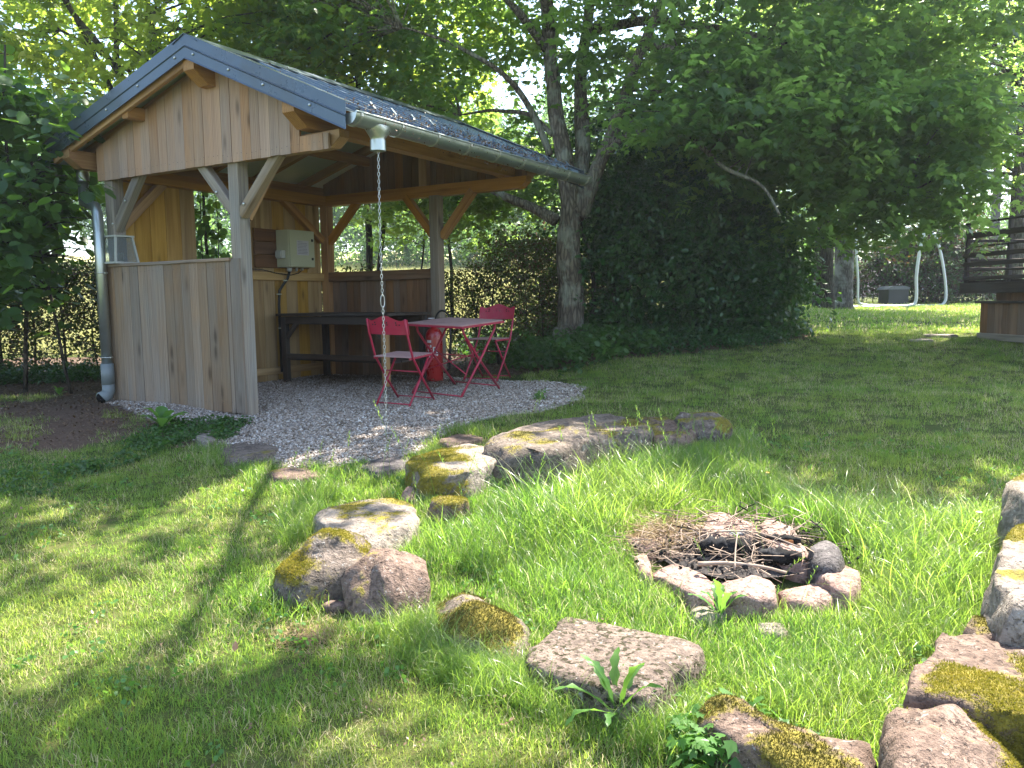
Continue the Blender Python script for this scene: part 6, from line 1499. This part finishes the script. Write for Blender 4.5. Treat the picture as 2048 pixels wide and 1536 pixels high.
def big_leaf(nm, L, W, mat, wav=.0, lobes=0):
    n = 9; V = []; Fc = []
    for j in range(n + 1):
        t = j / n; w = W * math.sin(PI * min(1, t * .92 + .06)) ** .8 * (t ** .35); w *= (1 - lobes * .45 * (j % 2)) ; z = L * (.55 * math.sin(t * 2.1)) * .55; y = L * (t - .18 * t * t)
        V += [(-w, y, z + w * .28 + wav * math.sin(t * 19)), (0, y, z), (w, y, z + w * .28 - wav * math.sin(t * 17))]
    for j in range(n):
        a = 3 * j; Fc += [(a, a + 1, a + 4, a + 3), (a + 1, a + 2, a + 5, a + 4)]
    me = np_mesh(nm, np.array(V), np.array(Fc), smooth=True); me.materials.append(mat); return me
def rosette(name, px_, py_, label, leaves, L, W, cat='plant', lobes=0, wav=.004, group=None, up=.35, zadd=0):
    p = on_ground(px_, py_); t = empty(name, (p[0], p[1], p[2] + zadd), 0, label=label, cat=cat, group=group)
    for i in range(leaves):
        o = link('leaf', big_leaf('leaf', L * rng.uniform(.7, 1.1), W * rng.uniform(.8, 1.1), M['lf_weed'], wav, lobes), None, t); o.rotation_euler = (rng.uniform(-.1, up + .2), rng.normal(0, .15), i * 2.4 + rng.normal(0, .2)); o.location = (0, 0, .01)
    return t
rosette('dandelion_plant', 1235, 1452, 'dandelion rosette with long toothed leaves before the broad flat slab', 12, .30, .026, lobes=1, up=.6, zadd=.03, group='dandelions in the grass')
rosette('dandelion_plant', 1440, 1246, 'dandelion rosette beside the pale half-buried stones by the fire', 8, .22, .024, lobes=1, up=.8, zadd=.02, group='dandelions in the grass')
rosette('dandelion_plant', 1000, 1440, 'small flat dandelion in the shaded near lawn', 6, .10, .014, lobes=1, up=.2, group='dandelions in the grass') if False else None
rosette('burdock_plant', 325, 858, 'broad-leaved burdock growing against the shelter front wall', 9, .26, .062, up=.75)
rosette('dock_plant', 118, 792, 'young leafy plant in the bare soil beside the downpipe', 6, .14, .03, up=.6)
rosette('plantain_plant', 1160, 1092, 'broadleaf weed in the long grass left of the fire ring', 6, .12, .024, up=.6)
rosette('dock_plant', 1880, 1060, 'dock leaves in the sunlit grass near the right-hand stones', 7, .15, .026, up=.7)
def clump(name, px_, py_, label, n, key, sc, h, rad):
    p = on_ground(px_, py_); t = empty(name, tuple(p), 0, label=label, cat='plant'); a = rng.uniform(0, 6.28, n); r = rad * np.sqrt(rng.uniform(0, 1, n)); P = np.stack([r * np.cos(a), r * np.sin(a), rng.uniform(.02, h, n)], 1)
    mb = MB()
    for q in P[:24]: mb.tube([(q[0] * .4, q[1] * .4, -.02), tuple(q)], .0015, 4)
    mb.build('stems', M['lf_weed'], t); scatter('leaves', SP[key], P, np.stack([rng.normal(0, .35, n), rng.normal(0, .35, n), rng.uniform(0, 6.28, n)], 1), np.full(n, sc), t); return t
SP['lobed'] = sprays('lobed', 'maple', 3, .05, .06, M['lf_weed'], flat=.9, droop=.0)
clump('buttercup_plant', 1470, 1535, 'clump of lobed fresh-green leaves at the bottom edge by the narrow stone', 90, 'lobed', 1.05, .14, .20)
clump('buttercup_plant', 1560, 1560, 'second clump of lobed leaves spilling over the narrow stone at the bottom', 50, 'lobed', 1.0, .10, .14)
clump('clover_patch', 1080, 800, 'wispy green weed at the gravel edge behind the low wall', 14, 'weed', .5, .10, .06)
# small white and orange flowers
def flower(px_, py_, col, label, r=.012, h=.10):
    p = on_ground(px_, py_); t = empty('wild_flower', tuple(p), 0, label=label, cat='flower', group='wild flowers in the long grass'); mb = MB(); mb.tube([(0, 0, 0), (.005, 0, h)], .0012, 4); mb.build('stem', M['lf_weed'], t)
    mb = MB(); vs = [(.005, 0, h + .003)]; n = 12
    for k in range(n): a = 2 * PI * k / n; rr = r * (1 if k % 2 else .6); vs.append((.005 + rr * math.cos(a), rr * math.sin(a), h + .006))
    mb.add(vs, [(0, 1 + k, 1 + (k + 1) % n) for k in range(n)]); mb.build('petals', col, t)
wm = plain('white_petal', (.75, .75, .70), .6); om = plain('orange_petal', (.75, .25, .01), .6)
flower(1533, 985, om, 'orange flower in the long grass behind the fire ring', .014, .12); flower(1630, 1030, om, 'orange flower right of the fire ring back stones', .010, .08)
flower(1955, 1062, wm, 'white flower head near the right-hand stones', .020, .10); flower(1735, 1095, wm, 'white flower right of the sooty round stone', .014, .1); flower(1310, 1050, wm, 'pale flower head left of the oblong fire stone', .022, .05)
q0 = at_z(1440, 1075, zf + .06); n = 260; x = q0[0] + rng.normal(0, .09, n); y = q0[1] + rng.normal(0, .05, n)
AS = [pebble('ash_lump' if i == 0 else 'ash_lump_%d' % i, plain('grey_ash_lump', (.26, .26, .27), .95, 0, .1, .4) if i == 0 else bpy.data.materials['grey_ash_lump'], i + 20) for i in range(3)]
scatter('ash_lumps', AS, np.stack([x, y, zf + rng.uniform(.04, .085, n)], 1), rng.uniform(0, 6, (n, 3)), rng.uniform(.008, .028, n))
x = fc[0] + rng.normal(0, .2, 500); y = fc[1] + rng.normal(0, .15, 500)
CK = [pebble('char_lump' if i == 0 else 'char_lump_%d' % i, M['char'], i + 30) for i in range(3)]
scatter('char_lumps', CK, np.stack([x, y, zf + rng.uniform(.03, .07, 500)], 1), rng.uniform(0, 6, (500, 3)), rng.uniform(.008, .030, 500))
flower(925, 1008, om, 'orange flower by the little mossy flat stone', .008, .03)
